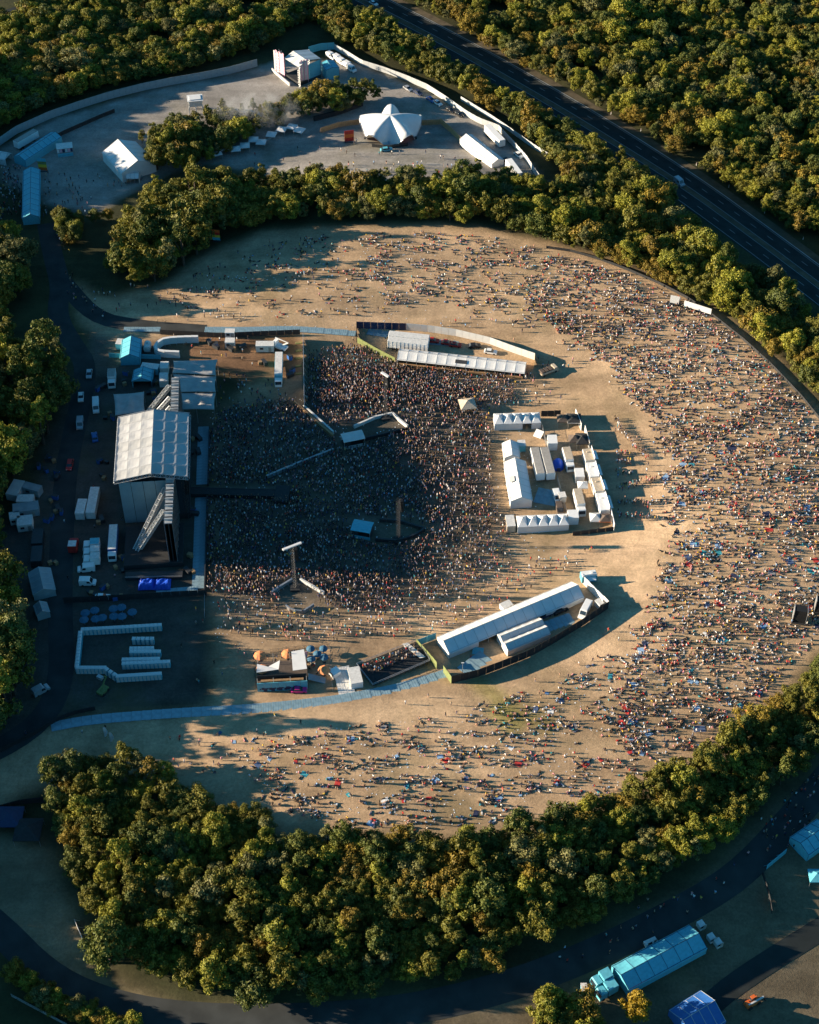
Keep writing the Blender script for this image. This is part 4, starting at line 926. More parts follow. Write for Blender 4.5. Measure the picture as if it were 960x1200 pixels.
for p, rot, lb in (((123, 866), .3, 'white feather banner nearer the toilet compound on the lower slope'), ((130, 872), .2, 'white feather banner nearer the bottom wood on the lower slope')):
    g_ = G(*p); t = thing('feather_flag', lb, 'flag', g_, rot, 'feather flags on the lower slope'); ob('pole', MB().tube((0, 0, 0), (0, 0, 4.6), .04, 5), 'steel', t)
    gr = [[(.08 + k * (1 - abs(i / 7 - .55) * 1.1) * 1.0, .12 * math.sin(i + k * 2), .9 + i * .53) for k in (0, .5, 1)] for i in range(8)]; mb = MB(); mb.slab([gr[i][0] for i in range(8)] + [gr[i][2] for i in range(7, -1, -1)], .05); ob('flag', mb, 'white_pvc', t)
fence('fence', 'dark curving fence along the foot of the yard track by the feather flags', [(0, 882), (40, 862), (62, 848), (84, 838), (112, 832)], 1.6, 2.6, 'black_scrim')

# ------------------------------------------------------------------ dirt yard above the pit
fence('screen_fence', 'tall thin pale hoarding standing edge-on above the pit, throwing a square shadow', [(355.5, 398), (357, 482)], 2.9, 2.6, 'white_pvc_worn', brace=True)
cabin('white cabin beside the raised green gear in the dirt yard', (300, 403), (321, 403), 2.6, 2.5, group='cabins in the dirt yard'); cabin('white cabin at the top left of the dirt yard', (264, 399), (275, 399), 2.5, 2.4, group='cabins in the dirt yard')
cabin('small white kiosk on the left of the dirt yard', (264, 388), (275, 388), 2.2, 2.2, group='cabins in the dirt yard')
lorry('pale blue lorry nose-down beside the edge-on hoarding', (327, 412), (326, 446), cab='white_paint', body='teal_tarp', roof='white_dirty')
t = thing('crane_lorry', 'white vehicle with a folded arm behind the pale blue lorry', 'lorry', G(328, 408), R(150)); ob('body', MB().ext([(-2.6, .5), (2.6, .5), (2.6, 1.6), (2.2, 2.5), (1, 2.6), (1, 1.2), (-2.6, 1.2)], -1.1, 1.1), 'white_paint', t); ob('arm', MB().beam((-.5, 0, 1.3), (-3.5, 0, 3.6), .3).beam((-3.5, 0, 3.6), (1.5, 0, 3.9), .25), 'white_dirty', t); wheels(t, [(x, y) for x in (-1.7, 1.7) for y in (-.95, .95)], .5, .3)
for i in range(5):
    g_ = G(350, 402 + i * 9); t = thing('ground_board', 'striped yellow board on the ground along the edge-on hoarding', 'board', g_, R(12), 'boards along the edge-on hoarding')
    ob('board', MB().box((0, 0, .12), (2, .9, .2)), 'green_scrim', t); ob('batten', MB().box((0, 0, .26), (1.8, .2, .08)), 'wood', t)

# ------------------------------------------------------------------ crowd barriers, towers and control positions in the pit
CB = 'crowd barriers in the pit'
fence('crowd_barrier', 'white-capped barrier slanting down from the edge-on hoarding to the grey control cabin', [(356, 478), (372, 492), (391, 509)], 1.25, 2.0, 'white_pvc_worn', th=.5, group=CB)
fence('crowd_barrier', 'wooden board barrier slanting just left of the white-capped one', [(345, 473), (366, 492), (391, 513)], 1.2, 2.0, 'wood', th=.6, group=CB)
fence('crowd_barrier', 'grey barrier running from the control cabin down towards the catwalk', [(391, 529), (350, 545), (312, 561)], 1.25, 2.0, 'steel', th=.6, group=CB)
fence('crowd_barrier', 'pale curved barrier fencing the bare triangle right of the control cabin', [(415, 502), (440, 491), (460, 486.5), (468, 494), (478, 502)], 1.25, 2.0, 'white_pvc_worn', th=.55, group=CB)
fence('crowd_barrier', 'pale barrier arm right of the lower delay tower, pointing down right', [(352, 681), (366, 689), (380, 697)], 1.25, 2.0, 'white_pvc_worn', th=.5, group=CB)
fence('crowd_barrier', 'pale barrier arm left of the lower delay tower, pointing down left', [(343, 681), (330, 689), (318, 697)], 1.25, 2.0, 'steel', th=.5, group=CB)
fence('crowd_barrier', 'curved barrier closing the bare patch below the lower delay tower', [(335, 712), (343, 718), (356, 719), (368, 711)], 1.25, 2.0, 'steel', th=.4, group=CB)
fence('crowd_barrier', 'dark barrier round the bare ground right of the blue control cabin', [(440, 634), (465, 636), (485, 630), (498, 622), (470, 613), (445, 611)], 1.25, 2.0, 'dark_metal', th=.5, group=CB)
fence('crowd_barrier', 'dark barrier along the lower right of the control cabin triangle', [(428, 516), (455, 510), (478, 504)], 1.25, 2.0, 'dark_metal', th=.4, group=CB)
fence('crowd_barrier', 'front barrier of the pit along the stage trackway, upper half', [(246, 504), (244, 570)], 1.25, 2.0, 'dark_metal', th=.3, group=CB)
fence('crowd_barrier', 'front barrier of the pit along the stage trackway, lower half', [(243, 584), (240, 694)], 1.25, 2.0, 'dark_metal', th=.3, group=CB)
def control(label, p, q, W, m, h=3.2):
    c, L, a = seg(p, q, h); t = thing('control_cabin', label, 'cabin', c, a); gr = [[(x * L / 2, y * W / 2, h - .35 + .5 * math.cos(y * 1.3)) for y in (-1, -.5, 0, .5, 1)] for x in (-1, -.33, .33, 1)]
    mb = MB(); sheet(mb, gr, .08); ob('roof', mb, m, t); ob('side_wall', MB().box((0, W / 2 - .1, h / 2 - .2), (L - .1, .1, h - .5)).box((0, -W / 2 + .1, .55), (L - .1, .1, 1.1)), m, t); ob('back_wall', MB().box((L / 2 - .1, 0, h / 2 - .2), (.1, W - .4, h - .5)), 'black_scrim', t)
    ob('deck', MB().box((0, 0, .3), (L - .3, W - .5, .5)), 'black_scrim', t); ob('desk', MB().box((-L * .2, 0, .95), (.8, W * .6, .8)), 'dark_metal', t); pm = MB().tube((0, 0, 0), (0, 0, h - .2), .07, 5).mesh('post'); pm.materials.append(M('steel'))
    for i in (-1, 1):
        for j in (-1, 1): ob('post', pm, None, t, (i * (L / 2 - .15), j * (W / 2 - .15), 0))
    return t
control('grey-roofed control cabin where the pit barriers meet', (401, 513), (426, 508), 4.2, 'white_pvc_worn'); control('dull blue control cabin in the thick of the shaded crowd', (413, 614), (436, 618), 4.6, 'teal_tarp')
def tower(label, p, h, top=None, topm='white_pvc'):
    g_ = G(*p); t = thing('delay_tower', label, 'tower', g_, rnd.uniform(0, .3), 'delay towers in the pit'); ob('mast', MB().lattice((0, 0, 0), (0, 0, h), .8, .05, int(h)), 'dark_metal', t); ob('base', MB().box((0, 0, .4), (2.6, 2.6, .8)), 'black_scrim', t)
    mb = MB()
    for k in range(7): mb.box((.95 + .04 * k, 0, h - 1 - k * .62), (.8, 1.2, .56))
    ob('line_array', mb, 'speaker', t)
    if top: ob('top_panel', MB().box((0, 0, h + .2), (top, .7, .4)), topm, t, rz=R(28) if top > 5 else R(-55))
    return t
tower('slim dark lattice delay tower right of the blue control cabin', (467, 634), 17); tower('delay tower with a pale top panel above the V of barriers', (346, 690), 17, 5.6); tower('delay tower with a short pale top panel near the upper beer tent', (452, 490), 17.5, 3)
# ------------------------------------------------------------------ upper beer compound
UF = 'fences round the upper bar compound'
fence('fence', 'dark teal fence at the back left of the upper bar compound', [(418, 385), (447, 386), (476, 387)], 2.9, 2.4, 'navy', group=UF)
fence('hoarding', 'pale panel fence sweeping round the back of the upper bar compound', [(476, 387), (505, 389.5), (535, 394), (573, 403), (600, 413), (626.5, 422)], 2.9, 2.4, 'white_pvc_worn', group=UF)
fence('fence', 'short wooden end fence at the right tip of the upper bar compound', [(626.5, 422), (626, 433)], 2.9, 2.2, 'ply', group=UF); fence('fence', 'dark fence end at the left tip of the upper bar compound', [(418, 385), (418, 402)], 2.9, 2.2, 'black_scrim', group=UF)
fence('fence', 'olive green scrim fence on the front left of the upper bar compound', [(419, 402), (440, 414), (463, 426)], 2.4, 2.4, 'green_scrim', group=UF)
t, L = tent('bar_marquee', 'long white bar tent with many bays along the top of the crowd', (467, 411), (616.5, 425), 5.4, 2.7, 4.1, 13, 'white_pvc', open_sides='n')
c = -L / 2 + L * 6.5 / 13; ob('roof_sign', MB().slab([(c - 1.9, -2.0, 3.12), (c + 1.9, -2.0, 3.12), (c + 1.9, -.9, 3.70), (c - 1.9, -.9, 3.70)], -.05), 'dark_metal', t)
ob('bar_counter', MB().box((0, -2.9, .6), (L - 1, .6, 1.2)), 'wood', t)
trailer('white box trailer, rear one of the pair behind the long bar tent', (456, 390), (503, 395), body='white_paint', roof='white_dirty', group='trailers behind the long bar tent'); trailer('white box trailer, front one of the pair behind the long bar tent', (455, 396.5), (502, 401.5), body='white_paint', roof='white_dirty', group='trailers behind the long bar tent')
for i, (x, y) in enumerate(((508, 398), (524, 400.5), (534, 403))): car(['first red car from the left', 'middle red car', 'last red car'][i] + ' parked along the upper compound fence', (x - 4, y), (x + 4, y + .8), 'red_paint', 'red cars in the upper bar compound', 4)
car('dark car parked right of the red ones in the upper compound', (551, 405), (561, 404), 'black_paint'); car('white car near the right end of the upper compound', (571, 411), (579, 412), 'white_paint')
t = thing('flatbed_lorry', 'cream flatbed lorry with wooden crates outside the right tip of the upper compound', 'lorry', place((632, 439), (652, 430), h=1)[0], place((632, 439), (652, 430), h=1)[1])
ob('bed', MB().box((-.6, 0, 1.0), (4.6, 2.3, .25)).box((-.6, 1.12, 1.35), (4.6, .08, .6)).box((-.6, -1.12, 1.35), (4.6, .08, .6)), 'beige', t); ob('cab', MB().ext([(1.8, .5), (3.4, .5), (3.4, 1.4), (2.9, 2.2), (1.8, 2.2)], -1.1, 1.1), 'beige', t); wheels(t, [(x, y) for x in (-2, 2.4) for y in (-1, 1)], .45, .3)
ob('windscreen', MB().slab([(3.42, -.95, 1.45), (3.42, .95, 1.45), (2.95, .95, 2.15), (2.95, -.95, 2.15)], .04), 'glass', t)
for i in range(3): tag(ob('crate', MB().box((0, 0, .4), (1.1, 1.9, .8)), 'brown_canvas', None, t.matrix_basis @ Vector((-2.2 + i * 1.5, 0, 1.125)), t.rotation_euler.z), ['rear', 'middle', 'front'][i] + ' brown crate on the cream flatbed lorry', 'crate', 'crates on the flatbed lorry')
gazebo('cream tent canopy standing in the crowd above the upper end of the food compound', (548, 473), 5, 'beige', 2.2, 1.5, 10)
# ------------------------------------------------------------------ middle compound (food yard)
pagodas('pagoda_marquee', 'row of five white pagoda roofs along the top of the food compound', (579, 491), (633.5, 488.5), wd((578, 485), (582, 498), 2.7) * .9, 2.7, 4.3, 5, skip=(3,), group='pagoda rows of the food compound')
pagodas('pagoda_marquee', 'row of five white pagoda roofs along the bottom of the food compound', (606, 611.5), (666, 607.5), 4.4, 2.7, 4.3, 5, group='pagoda rows of the food compound')
t, L = tent('bar_marquee', 'broad white gable tent along the left side of the food compound', (603.5, 536), (611.5, 582.5), wd((590, 538), (614, 535.6), 3), 3, 4.6, 6)
ob('roof_patch', MB().slab([(-1.2, -2.6, 3.68), (1.2, -2.6, 3.68), (1.2, -1.1, 4.32), (-1.2, -1.1, 4.32)], -.05), 'grey_pvc', t, label='grey square patch on the left slope')
tent('bar_marquee', 'small white gable tent joined above the broad one in the food compound', (598, 515), (600.5, 533), wd((588, 518), (605, 515.5), 2.8), 2.8, 4.0, 2)
FC = 'trailers in the food compound'
trailer('left one of two long white trailers side by side in the food compound', (626.5, 524), (634, 555), roof='grey_roof', group=FC); trailer('right one of two long white trailers side by side in the food compound', (638, 524), (646, 554.5), roof='grey_roof', group=FC)
FV = 'vehicles in the food compound'; FK = 'cabins in the food compound'
cabin('white square cabin above the right long trailer', (647, 510), (648, 520), 2.8, 2.9, body='white_paint', roof='white_paint', group=FK); cabin('blue-sided unit beside the small joined gable tent', (611, 516), (612, 523), 2.2, 2.4, body='teal_tarp', roof='white_dirty', group=FK)
cabin('white cabin with blue side right of the blue dome', (678.5, 549), (680, 559), 2.6, 2.6, body='white_paint', roof='white_paint', group=FK); cabin('white upright cabin right of the bottom pagoda row', (671, 598), (672.5, 607), 2.9, 2.9, body='white_paint', roof='white_paint', group=FK)
cabin('small white cabin beside the pickup in the food compound', (658, 577), (660, 583), 2, 2.2, body='white_dirty', group=FK); cabin('yellow-fronted kiosk left of the bottom pagoda row', (597, 604), (599.5, 617), 2.4, 2.5, body='beige', roof='white_dirty', group=FK)
lorry('white lorry with beige roof facing down, right of the long trailers', (663.5, 524), (669.5, 545), roof='beige', group=FV); lorry('white lorry with beige roof facing down near the food stalls', (676.5, 573), (683, 597), roof='beige', group=FV)
van('white pickup van parked below the long trailers', (651, 574), (655, 586), group=FV); van('brown trailer-backed van below the white pickup', (655, 590), (657.5, 600), 'brown_canvas', group=FV)
g_ = G(654, 546); t = thing('dome_tent', 'vivid blue dome tent right of the long trailers', 'tent', g_); gr = []
vs = []; f = []
for k in range(5):
    an = k / 4 * math.pi / 2; vs += [(1.9 * math.cos(an) * math.cos(6.2832 * i / 10) + 0.0, 2.6 * math.cos(an) * math.sin(6.2832 * i / 10), 2.3 * math.sin(an)) for i in range(10)]
for k in range(4): f += [(k * 10 + i, k * 10 + (i + 1) % 10, k * 10 + 10 + (i + 1) % 10, k * 10 + 10 + i) for i in range(10)]
f.append(tuple(range(9, -1, -1))); ob('cover', MB().add(vs, f), 'blue_tarp', t); ob('door_flap', MB().box((0, -2.45, .7), (1.1, .25, 1.3)), 'navy', t)
gazebo('white gazebo above the lower lorry in the food compound', (683, 568), 3, group='white gazebos in the food compound'); gazebo('white-and-grey gazebo at the lower right corner of the food compound', (698.5, 606), 3.6, 'white_pvc_worn', group='white gazebos in the food compound')
gazebo('orange-topped stall canopy at the lower right corner of the food compound', (709, 607), 3.2, 'brown_canvas', valm='orange_paint', group='dark canopies of the food compound')
gazebo('dark brown canopy at the top right corner of the food compound', (660, 490), 3.6, 'brown_canvas', 2.6, 1.3, group='dark canopies of the food compound'); gazebo('black canopy beside the dark brown one at the top right corner', (673, 490), 4.4, 'black_scrim', 2.6, 1.0, group='dark canopies of the food compound', valm='white_dirty')
gazebo('brown canopy below the top right pair, left half', (673, 514), 3.4, 'brown_canvas', 2.6, 1.5, group='dark canopies of the food compound'); gazebo('darkest canopy below the top right pair, right half', (682, 514), 3.6, 'black_scrim', 2.6, 1.2, group='dark canopies of the food compound', D=5)
for lb, p, q, rf in (('topmost white food stall on the right edge of the food compound', (692, 541), (688, 527), 'beige'), ('second white food stall from the top on the right edge', (697, 560), (692, 543), 'white_paint'), ('food stall with beige roof on the right edge, third from the top', (703.5, 577), (698, 561), 'beige'), ('lowest white food stall on the right edge of the food compound', (709.5, 599), (703.5, 579), 'white_paint')):
    stall(lb, p, q, 2.9, 2.7, roof=rf)
FH = 'hoardings of the food compound'
for i, (p, q, m_) in enumerate((((674, 487), (681, 505), 'white_pvc'), ((685, 506), (690.5, 527), 'white_pvc_worn'), ((692.5, 530), (697, 547), 'white_pvc'), ((698, 549), (709, 590), 'white_pvc_worn'), ((713, 594), (719.5, 622), 'white_pvc'))):
    fence('hoarding', ['first', 'second', 'third', 'fourth', 'last'][i] + ' white hoarding from the top along the right edge of the food compound', [p, q], 2.9, 2.2, m_, group=FH, th=.12)
fence('fence', 'black fence between the top pagoda row and the dark canopies', [(634, 488), (657, 487)], 2.3, 2.4, 'black_scrim', group=FH); fence('fence', 'black fence along the lower right foot of the food compound', [(671, 628), (719, 622)], 1.8, 2.4, 'black_scrim', group=FH)
fence('fence', 'thin pale fence dividing the food compound beside the pickup', [(653, 563), (664, 604)], 2.0, 2.2, 'steel', group=FH, open_=True); fence('fence', 'thin pale fence dividing the food compound beside the square cabin', [(635, 502), (641, 528)], 2.0, 2.2, 'steel', group=FH, open_=True)
g_ = G(631, 511); t = thing('tilted_panel', 'white panel leaning at an angle below the top pagoda row', 'panel', g_, R(-30)); ob('panel', MB().slab([(-1.3, -1.2, .4), (1.3, -1.2, .4), (1.3, 1.2, 1.5), (-1.3, 1.2, 1.5)], .1), 'white_paint', t)
for s in (-1, 1): ob('strut', MB().tube((s, 1.1, 0), (s, 1.0, 1.4), .05, 4), 'steel', t)
# ------------------------------------------------------------------ lower bar compound
tent('bar_marquee', 'longest white bar tent, slanting across the lower compound', (519.5, 750.5), (678, 684), 6.4, 2.7, 4.5, 14, 'white_pvc', open_sides='n3,n4,n9')
T2 = 'narrow tents in the lower compound'
tent('store_tent', 'upper of two narrow joined white tents in the lower compound', (586.5, 745.5), (636, 725.5), 3.2, 2.6, 3.6, 5, 'white_pvc_worn', group=T2); tent('store_tent', 'lower of two narrow joined white tents in the lower compound', (592, 754.5), (642, 734), 3.2, 2.6, 3.6, 5, 'white_pvc_worn', group=T2)
LF = 'fences round the lower bar compound'
fence('fence', 'long black fence curving along the foot of the lower compound', [(529, 801), (560, 793.5), (592, 781.5), (622, 769.5), (651, 753), (682, 734), (713, 713)], 3.1, 2.5, 'black_scrim', group=LF)
fence('hoarding', 'white hoarding closing the right end of the lower compound', [(681, 681), (696, 697), (713, 713)], 3.1, 2.4, 'white_pvc', group=LF, th=.15); fence('fence', 'olive green fence at the left end, upper piece beside the viewing platform', [(488, 757), (500, 770), (512, 784)], 3.0, 2.4, 'green_scrim', group=LF); fence('fence', 'olive green fence at the left end, lower piece beside the trackway', [(519.5, 788), (529, 801)], 3.0, 2.2, 'green_scrim', group=LF)
fence('fence', 'teal fence tucked behind the left end of the longest bar tent', [(490, 757), (511, 749)], 2.6, 2.4, 'teal_tarp', group=LF)
van('white van parked inside the right end of the lower compound', (691, 704), (681, 722), group='vehicles at the lower compound', L=6.2); car('dark car beside the longest bar tent', (651, 717), (662, 712), 'black_paint', 'vehicles at the lower compound', 4.6); car('smaller dark car left of the other dark one by the longest bar tent', (634, 722), (643, 718), 'navy', 'vehicles at the lower compound', 4.2)
stall('white stall van with blue flank outside the upper right corner of the lower compound', (681, 675), (699, 672), 2.4, 2.3, body='teal_tarp', roof='white_paint', group=None); cabin('white cube unit inside the white hoarding end', (700, 707), (705, 704), 2.2, 2, group=None)
tag(ob('sheet', MB().slab([(-1.6, -1.1, .15), (1.4, -1.3, .25), (1.7, 1.0, .2), (-1.2, 1.2, .3)], .12), 'teal_tarp', None, G(560, 763)), 'crumpled pale blue sheet on the ground by the longest bar tent', 'sheet'); tag(ob('sheet', MB().slab([(-.8, -.6, .15), (.7, -.7, .2), (.9, .5, .15), (-.7, .7, .25)], .12), 'cloth_b', None, G(554, 771)), 'small red cloth on the ground below the pale blue sheet', 'sheet')
cabin('pale van-like unit in front of the longest bar tent, on the crowd side', (588, 711), (599, 706), 2.2, 1.8, body='white_dirty', group=None)
t = thing('lamp_mast', 'thin lamp mast inside the lower compound', 'lamp post', G(542, 790)); ob('pole', MB().tube((0, 0, 0), (0, 0, 4.5), .07, 5), 'steel', t); ob('lamp_head', MB().box((0, 0, 4.6), (.7, .3, .25)), 'white_dirty', t)
# ------------------------------------------------------------------ garden bar and viewing platform
a, b_ = G(302, 809), G(361, 805); c, L, an = seg((302, 811), (361, 807), 0); t = thing('bar_building', 'raised garden bar with a pale blue front marked with dark lettering-like shapes', 'bar', c, an)
ob('deck', MB().box((0, 4.5, 1.2), (L, 9, .25)).box((0, 4.5, .6), (L - .4, 8.6, 1.1)), 'brown_canvas', t); npn = 7; fm = MB().box((0, 0, 1.7), (L / npn - .06, .15, 3.4)).mesh('front_panel'); fm.materials.append(M('teal_tarp'))
for i in range(npn): ob('front_panel', fm, None, t, (-L / 2 + L * (i + .5) / npn, 0, 0))
mb = MB()
for i in range(17): mb.box((-L / 2 + .8 + i * (L - 2) / 17, -.1, .95 + .25 * math.sin(i * 2.3)), (.35 + .3 * (i % 3), .06, .5 + .35 * ((i * 7) % 3)))
ob('front_graphic', mb, 'navy', t); ob('inner_wall', MB().box((0, 2.6, 2.3), (L - .3, .12, 2.0)), 'black_scrim', t); ob('bar_counter', MB().box((0, 1.6, 1.9), (L - 2, .7, 1.1)), 'wood', t)
pm = MB().tube((0, 0, 0), (0, 0, 5), .08, 5).mesh('post'); pm.materials.append(M('steel'))
for x in (-L / 2 + .2, -L / 6, L / 6, L / 2 - .2):
    for y in (.3, 8.6): ob('post', pm, None, t, (x, y, 0))
ob('sail', MB().slab([(-L / 2, 3.2, 4.0), (-.8, 3.6, 4.3), (-.4, 6.2, 4.9), (-L * .28, 4.8, 4.1), (-L / 2 + .2, 5.6, 4.6)], .06), 'white_pvc', t)
ob('sail', MB().slab([(L * .22, 3.2, 4.0), (L / 2, 3.4, 4.2), (L / 2 - .6, 9.6, 4.8), (L * .20, 9.2, 4.6)], .06), 'white_pvc', t); ob('steps', MB().slab([(L / 2 + .2, 2.2, 1.3), (L / 2 + 4.6, 1.4, .1), (L / 2 + 4.8, 3.4, .1), (L / 2 + .3, 4.2, 1.3)], .2), 'hoarding_grey', t)
car('magenta car parked against the garden bar front', (345, 808), (356, 807.5), 'magenta', None, 4.2)
for x, y, lb in ((304.5, 768, 'orange parasol at the top left corner of the garden bar'), (337, 766, 'orange parasol at the top middle of the garden bar'), (307, 784, 'orange parasol behind the left sail of the garden bar'), (380, 785, 'orange parasol right of the garden bar steps')): parasol(lb, (x, y), 'parasol_orange', 1.7, 'orange parasols of the garden bar')
for i, (x, y) in enumerate(((364, 760), (379, 760), (365, 772), (380, 770), (372, 766))): parasol('blue parasol over tables right of the garden bar, ' + ['top left', 'top right', 'lower left', 'lower right', 'centre'][i], (x, y), 'parasol_blue', 1.2, 'blue parasols right of the garden bar')
banner('pink and blue banner between the garden bar and the blue parasols', (356, 776), 2.2, 3.4, ['pink', 'blue_paint', 'pink'], 20)
fence('fence', 'thin pale fence on the right of the garden bar tables', [(386.5, 758), (390, 812)], 1.3, 2.2, 'steel', open_=True); fence('fence', 'dark fence on the left of the garden bar', [(297, 772), (300, 806)], 1.3, 2.2, 'dark_metal', open_=True); fence('fence', 'dark low fence along the upper edge of the garden bar', [(297, 768), (335, 762), (386, 757)], 1.2, 2.2, 'dark_metal', open_=True)
c, L, an = seg((394, 800), (413, 797), .4); t = thing('pale_deck', 'pale grey boarded deck between the garden bar and the white container', 'deck', c, an)
nb = 6; wdt = wd((398, 782), (403, 814), .4); bm_ = MB().box((0, 0, .3), (L / nb - .05, wdt, .3)).mesh('board'); bm_.materials.append(M('white_dirty'))
for i in range(nb): ob('board', bm_, None, t, (-L / 2 + L * (i + .5) / nb, 0, 0))
cabin('white open-topped container right of the pale deck', (414, 783), (418.5, 800), 3.1, 2.4, body='white_paint', roof='white_dirty', group=None); cabin('small white unit left of the pale deck', (391, 785), (394, 788), 2.3, 1.8, body='white_paint', roof='white_paint', group=None, L=2.2)
pc = [G(418, 783), G(489, 756.5), G(504, 778), G(437, 805)]; c = sum(pc, Vector()) / 4; t = thing('viewing_platform', 'raised dark viewing platform with railings and two rows of spectators', 'platform', (c.x, c.y, 0)); PV_Z = hz(c.x, c.y) + 1.1
nb = 9
for i in range(nb):
    q = [pc[0].lerp(pc[1], (i + .01) / nb), pc[0].lerp(pc[1], (i + .99) / nb), pc[3].lerp(pc[2], (i + .99) / nb), pc[3].lerp(pc[2], (i + .01) / nb)]; q = [(p.x - c.x, p.y - c.y, PV_Z) for p in q]
    ob('deck_panel', MB().slab(q[::-1] if False else q[::-1], -.12), 'black_scrim', t)
mb = MB()
for i in range(4):
    a, b_ = pc[i], pc[(i + 1) % 4]; n_ = int((b_ - a).length / 1.5)
    for z in (.5, 1.0): mb.tube((a.x - c.x, a.y - c.y, PV_Z + z), (b_.x - c.x, b_.y - c.y, PV_Z + z), .06, 4)
    for k in range(n_): p = a.lerp(b_, k / n_); mb.tube((p.x - c.x, p.y - c.y, 0), (p.x - c.x, p.y - c.y, PV_Z + 1.05), .05, 4)
ob('railing', mb, 'steel', t); ob('ramp', MB().slab([(pc[1].x - c.x - 4, pc[1].y - c.y - 1, PV_Z + .03), (pc[1].x - c.x - 2.6, pc[1].y - c.y - .5, PV_Z + .03), (pc[2].x - c.x - 1.2, pc[2].y - c.y + 1.0, PV_Z + .6), (pc[2].x - c.x - 2.6, pc[2].y - c.y + .5, PV_Z + .6)], .1), 'white_dirty', t)
# ------------------------------------------------------------------ arena edge
fence('fence', 'low dark fence along the top right rim of the arena', [(640, 291), (668, 295), (700, 304), (735, 317), (772, 333), (805, 350), (838, 373), (872, 400), (905, 430), (940, 467), (965, 498)], 1.1, 2.8, 'black_scrim')
banner('small white square banner on the arena rim fence', (790, 357), 3.0, 3.0, ['white_pvc'], -18); banner('long white banner sign on the arena rim fence', (817, 365), 9.5, 2.2, ['white_pvc'], -29)
for p, s_, lb in (((936, 727), 1.0, 'black loudspeaker stack standing at the right rim of the arena'), ((961, 715), .9, 'black loudspeaker stack cut by the right edge of the photo')):
    g_ = G(*p); t = thing('speaker_stack', lb, 'loudspeaker', g_, R(-12), 'loudspeaker stacks on the right rim'); ob('cabinet', MB().box((0, 0, 2.6 * s_), (3.2 * s_, 2.6, 4.6 * s_), top=(.9, .9)), 'speaker', t); ob('base', MB().box((0, 0, .2), (3.8, 3.2, .4)), 'dark_metal', t)
    for k in (-1, 1): ob('side_frame', MB().box((k * 1.75 * s_, 0, 2.5), (.15, 2.7, 5)), 'steel', t)
RB = ['teal_tarp', 'yellow', 'orange_paint']
banner('striped orange, yellow and teal sign at the edge of the upper arena', (254, 283), 2.7, 4.4, ['orange_paint', 'red_paint', 'yellow', 'teal_tarp'], -8); banner('striped teal, green, yellow and orange sign by the long blue tent', (51, 201), 3.2, 5.0, ['teal_tarp', 'green_scrim', 'yellow', 'orange_paint'], -5)
# ------------------------------------------------------------------ second field with its own stages
t, L = tent('big_marquee', 'big white marquee with dark open left side in the second field', (138, 163), (161.5, 188), wd((142, 199), (182, 187), 4), 4.0, 7.2, 5, 'white_pvc', open_sides='f', cat='marquee')
tent('entrance_canopy', 'small white entrance canopy at the lower gable of the big marquee', (148, 203), (163, 203), 4, 2.4, 3.2, 3, 'white_pvc', open_sides='n', cat='canopy')
tent('long_marquee', 'long pale blue-white tent standing end-on near the left edge of the second field', (36.4, 195), (35.3, 251), 5.8, 3, 4.4, 9, 'teal_tarp'); tent('long_marquee', 'long slanting pale tent above the striped teal sign', (22, 182), (65, 154), 5.6, 3, 4.3, 8, 'teal_tarp')  # blue of the shade put into the cloth of both tents
trailer('long pale trailer lying beside the grey fence at the upper left', (18, 166), (42, 152), roof='grey_roof', group=None); tent('small_tent', 'small white tent cut by the left edge of the second field', (-6, 177), (9, 180), 4.6, 2.6, 3.8, 2, 'white_pvc', cat='tent', open_sides='b')
g_ = G(77, 180); t = thing('market_stall', 'open stall hung with white and pink sheets on the bare second field', 'stall', g_, R(12)); ob('roof', MB().box((0, 0, 3.4), (6, 4, .15)), 'white_dirty', t); ob('counter', MB().box((0, -1.8, .6), (5.6, .5, 1.2)), 'teal_tarp', t)
for i in range(6): ob('hanging_sheet', MB().box((-2.5 + i, -2.0 + .1 * (i % 2), 2.5), (.85, .06, 1.4)), ['white_pvc', 'pink', 'navy'][i % 3], t)
for x in (-2.9, 2.9):
    for y in (-1.9, 1.9): ob('post', MB().tube((x, y, 0), (x, y, 3.4), .07, 4), 'steel', t)
fence('fence', 'long grey hoarding curving along the top of the second field', [(-20, 186), (0, 171), (20, 157), (60, 139), (95, 127), (130, 116), (170, 106), (200, 100), (235, 94), (270, 87), (302, 78)], 3.4, 2.5, 'hoarding_grey')
fence('fence', 'low dark fence behind the long slanting tent', [(40, 190), (70, 160), (120, 138), (135, 132)], 1.8, 2.6, 'black_scrim')
g_ = G(230, 130); t = thing('lookout_kiosk', 'white framed lookout kiosk among the trees at the back of the second field', 'kiosk', g_, R(10)); ob('cabin', MB().box((0, 0, 4.2), (5, 4, 2.4)), 'white_dirty', t); ob('roof', MB().box((0, 0, 5.6), (6, 5, .3)).box((0, 0, 5.9), (4.4, 3.4, .3)), 'white_pvc', t)
for x in (-2.6, 0, 2.6):
    for y in (-2, 2): ob('post', MB().box((x, y, 1.6), (.35, .35, 3.2)), 'white_paint', t)
SC = 'white market canopies in a zigzag on the second field'
for i, (x, y) in enumerate(((254, 179), (262, 173), (276, 174), (287, 170), (297, 163), (306, 166), (318, 157), (330, 151), (342, 148), (351, 152))):
    gazebo(['first', 'second', 'third', 'fourth', 'fifth', 'sixth', 'seventh', 'eighth', 'ninth', 'last'][i] + ' pale canopy from the left in the zigzag on the second field', (x, y), 3.6, 'white_pvc', 2.3, .7, 20 - 5 * i, SC)
fence('fence', 'low pale fence linking the zigzag canopies', [(250, 184), (262, 176), (276, 178), (297, 166), (308, 170), (330, 154), (342, 151), (354, 156)], 1.1, 2.6, 'hoarding_grey')
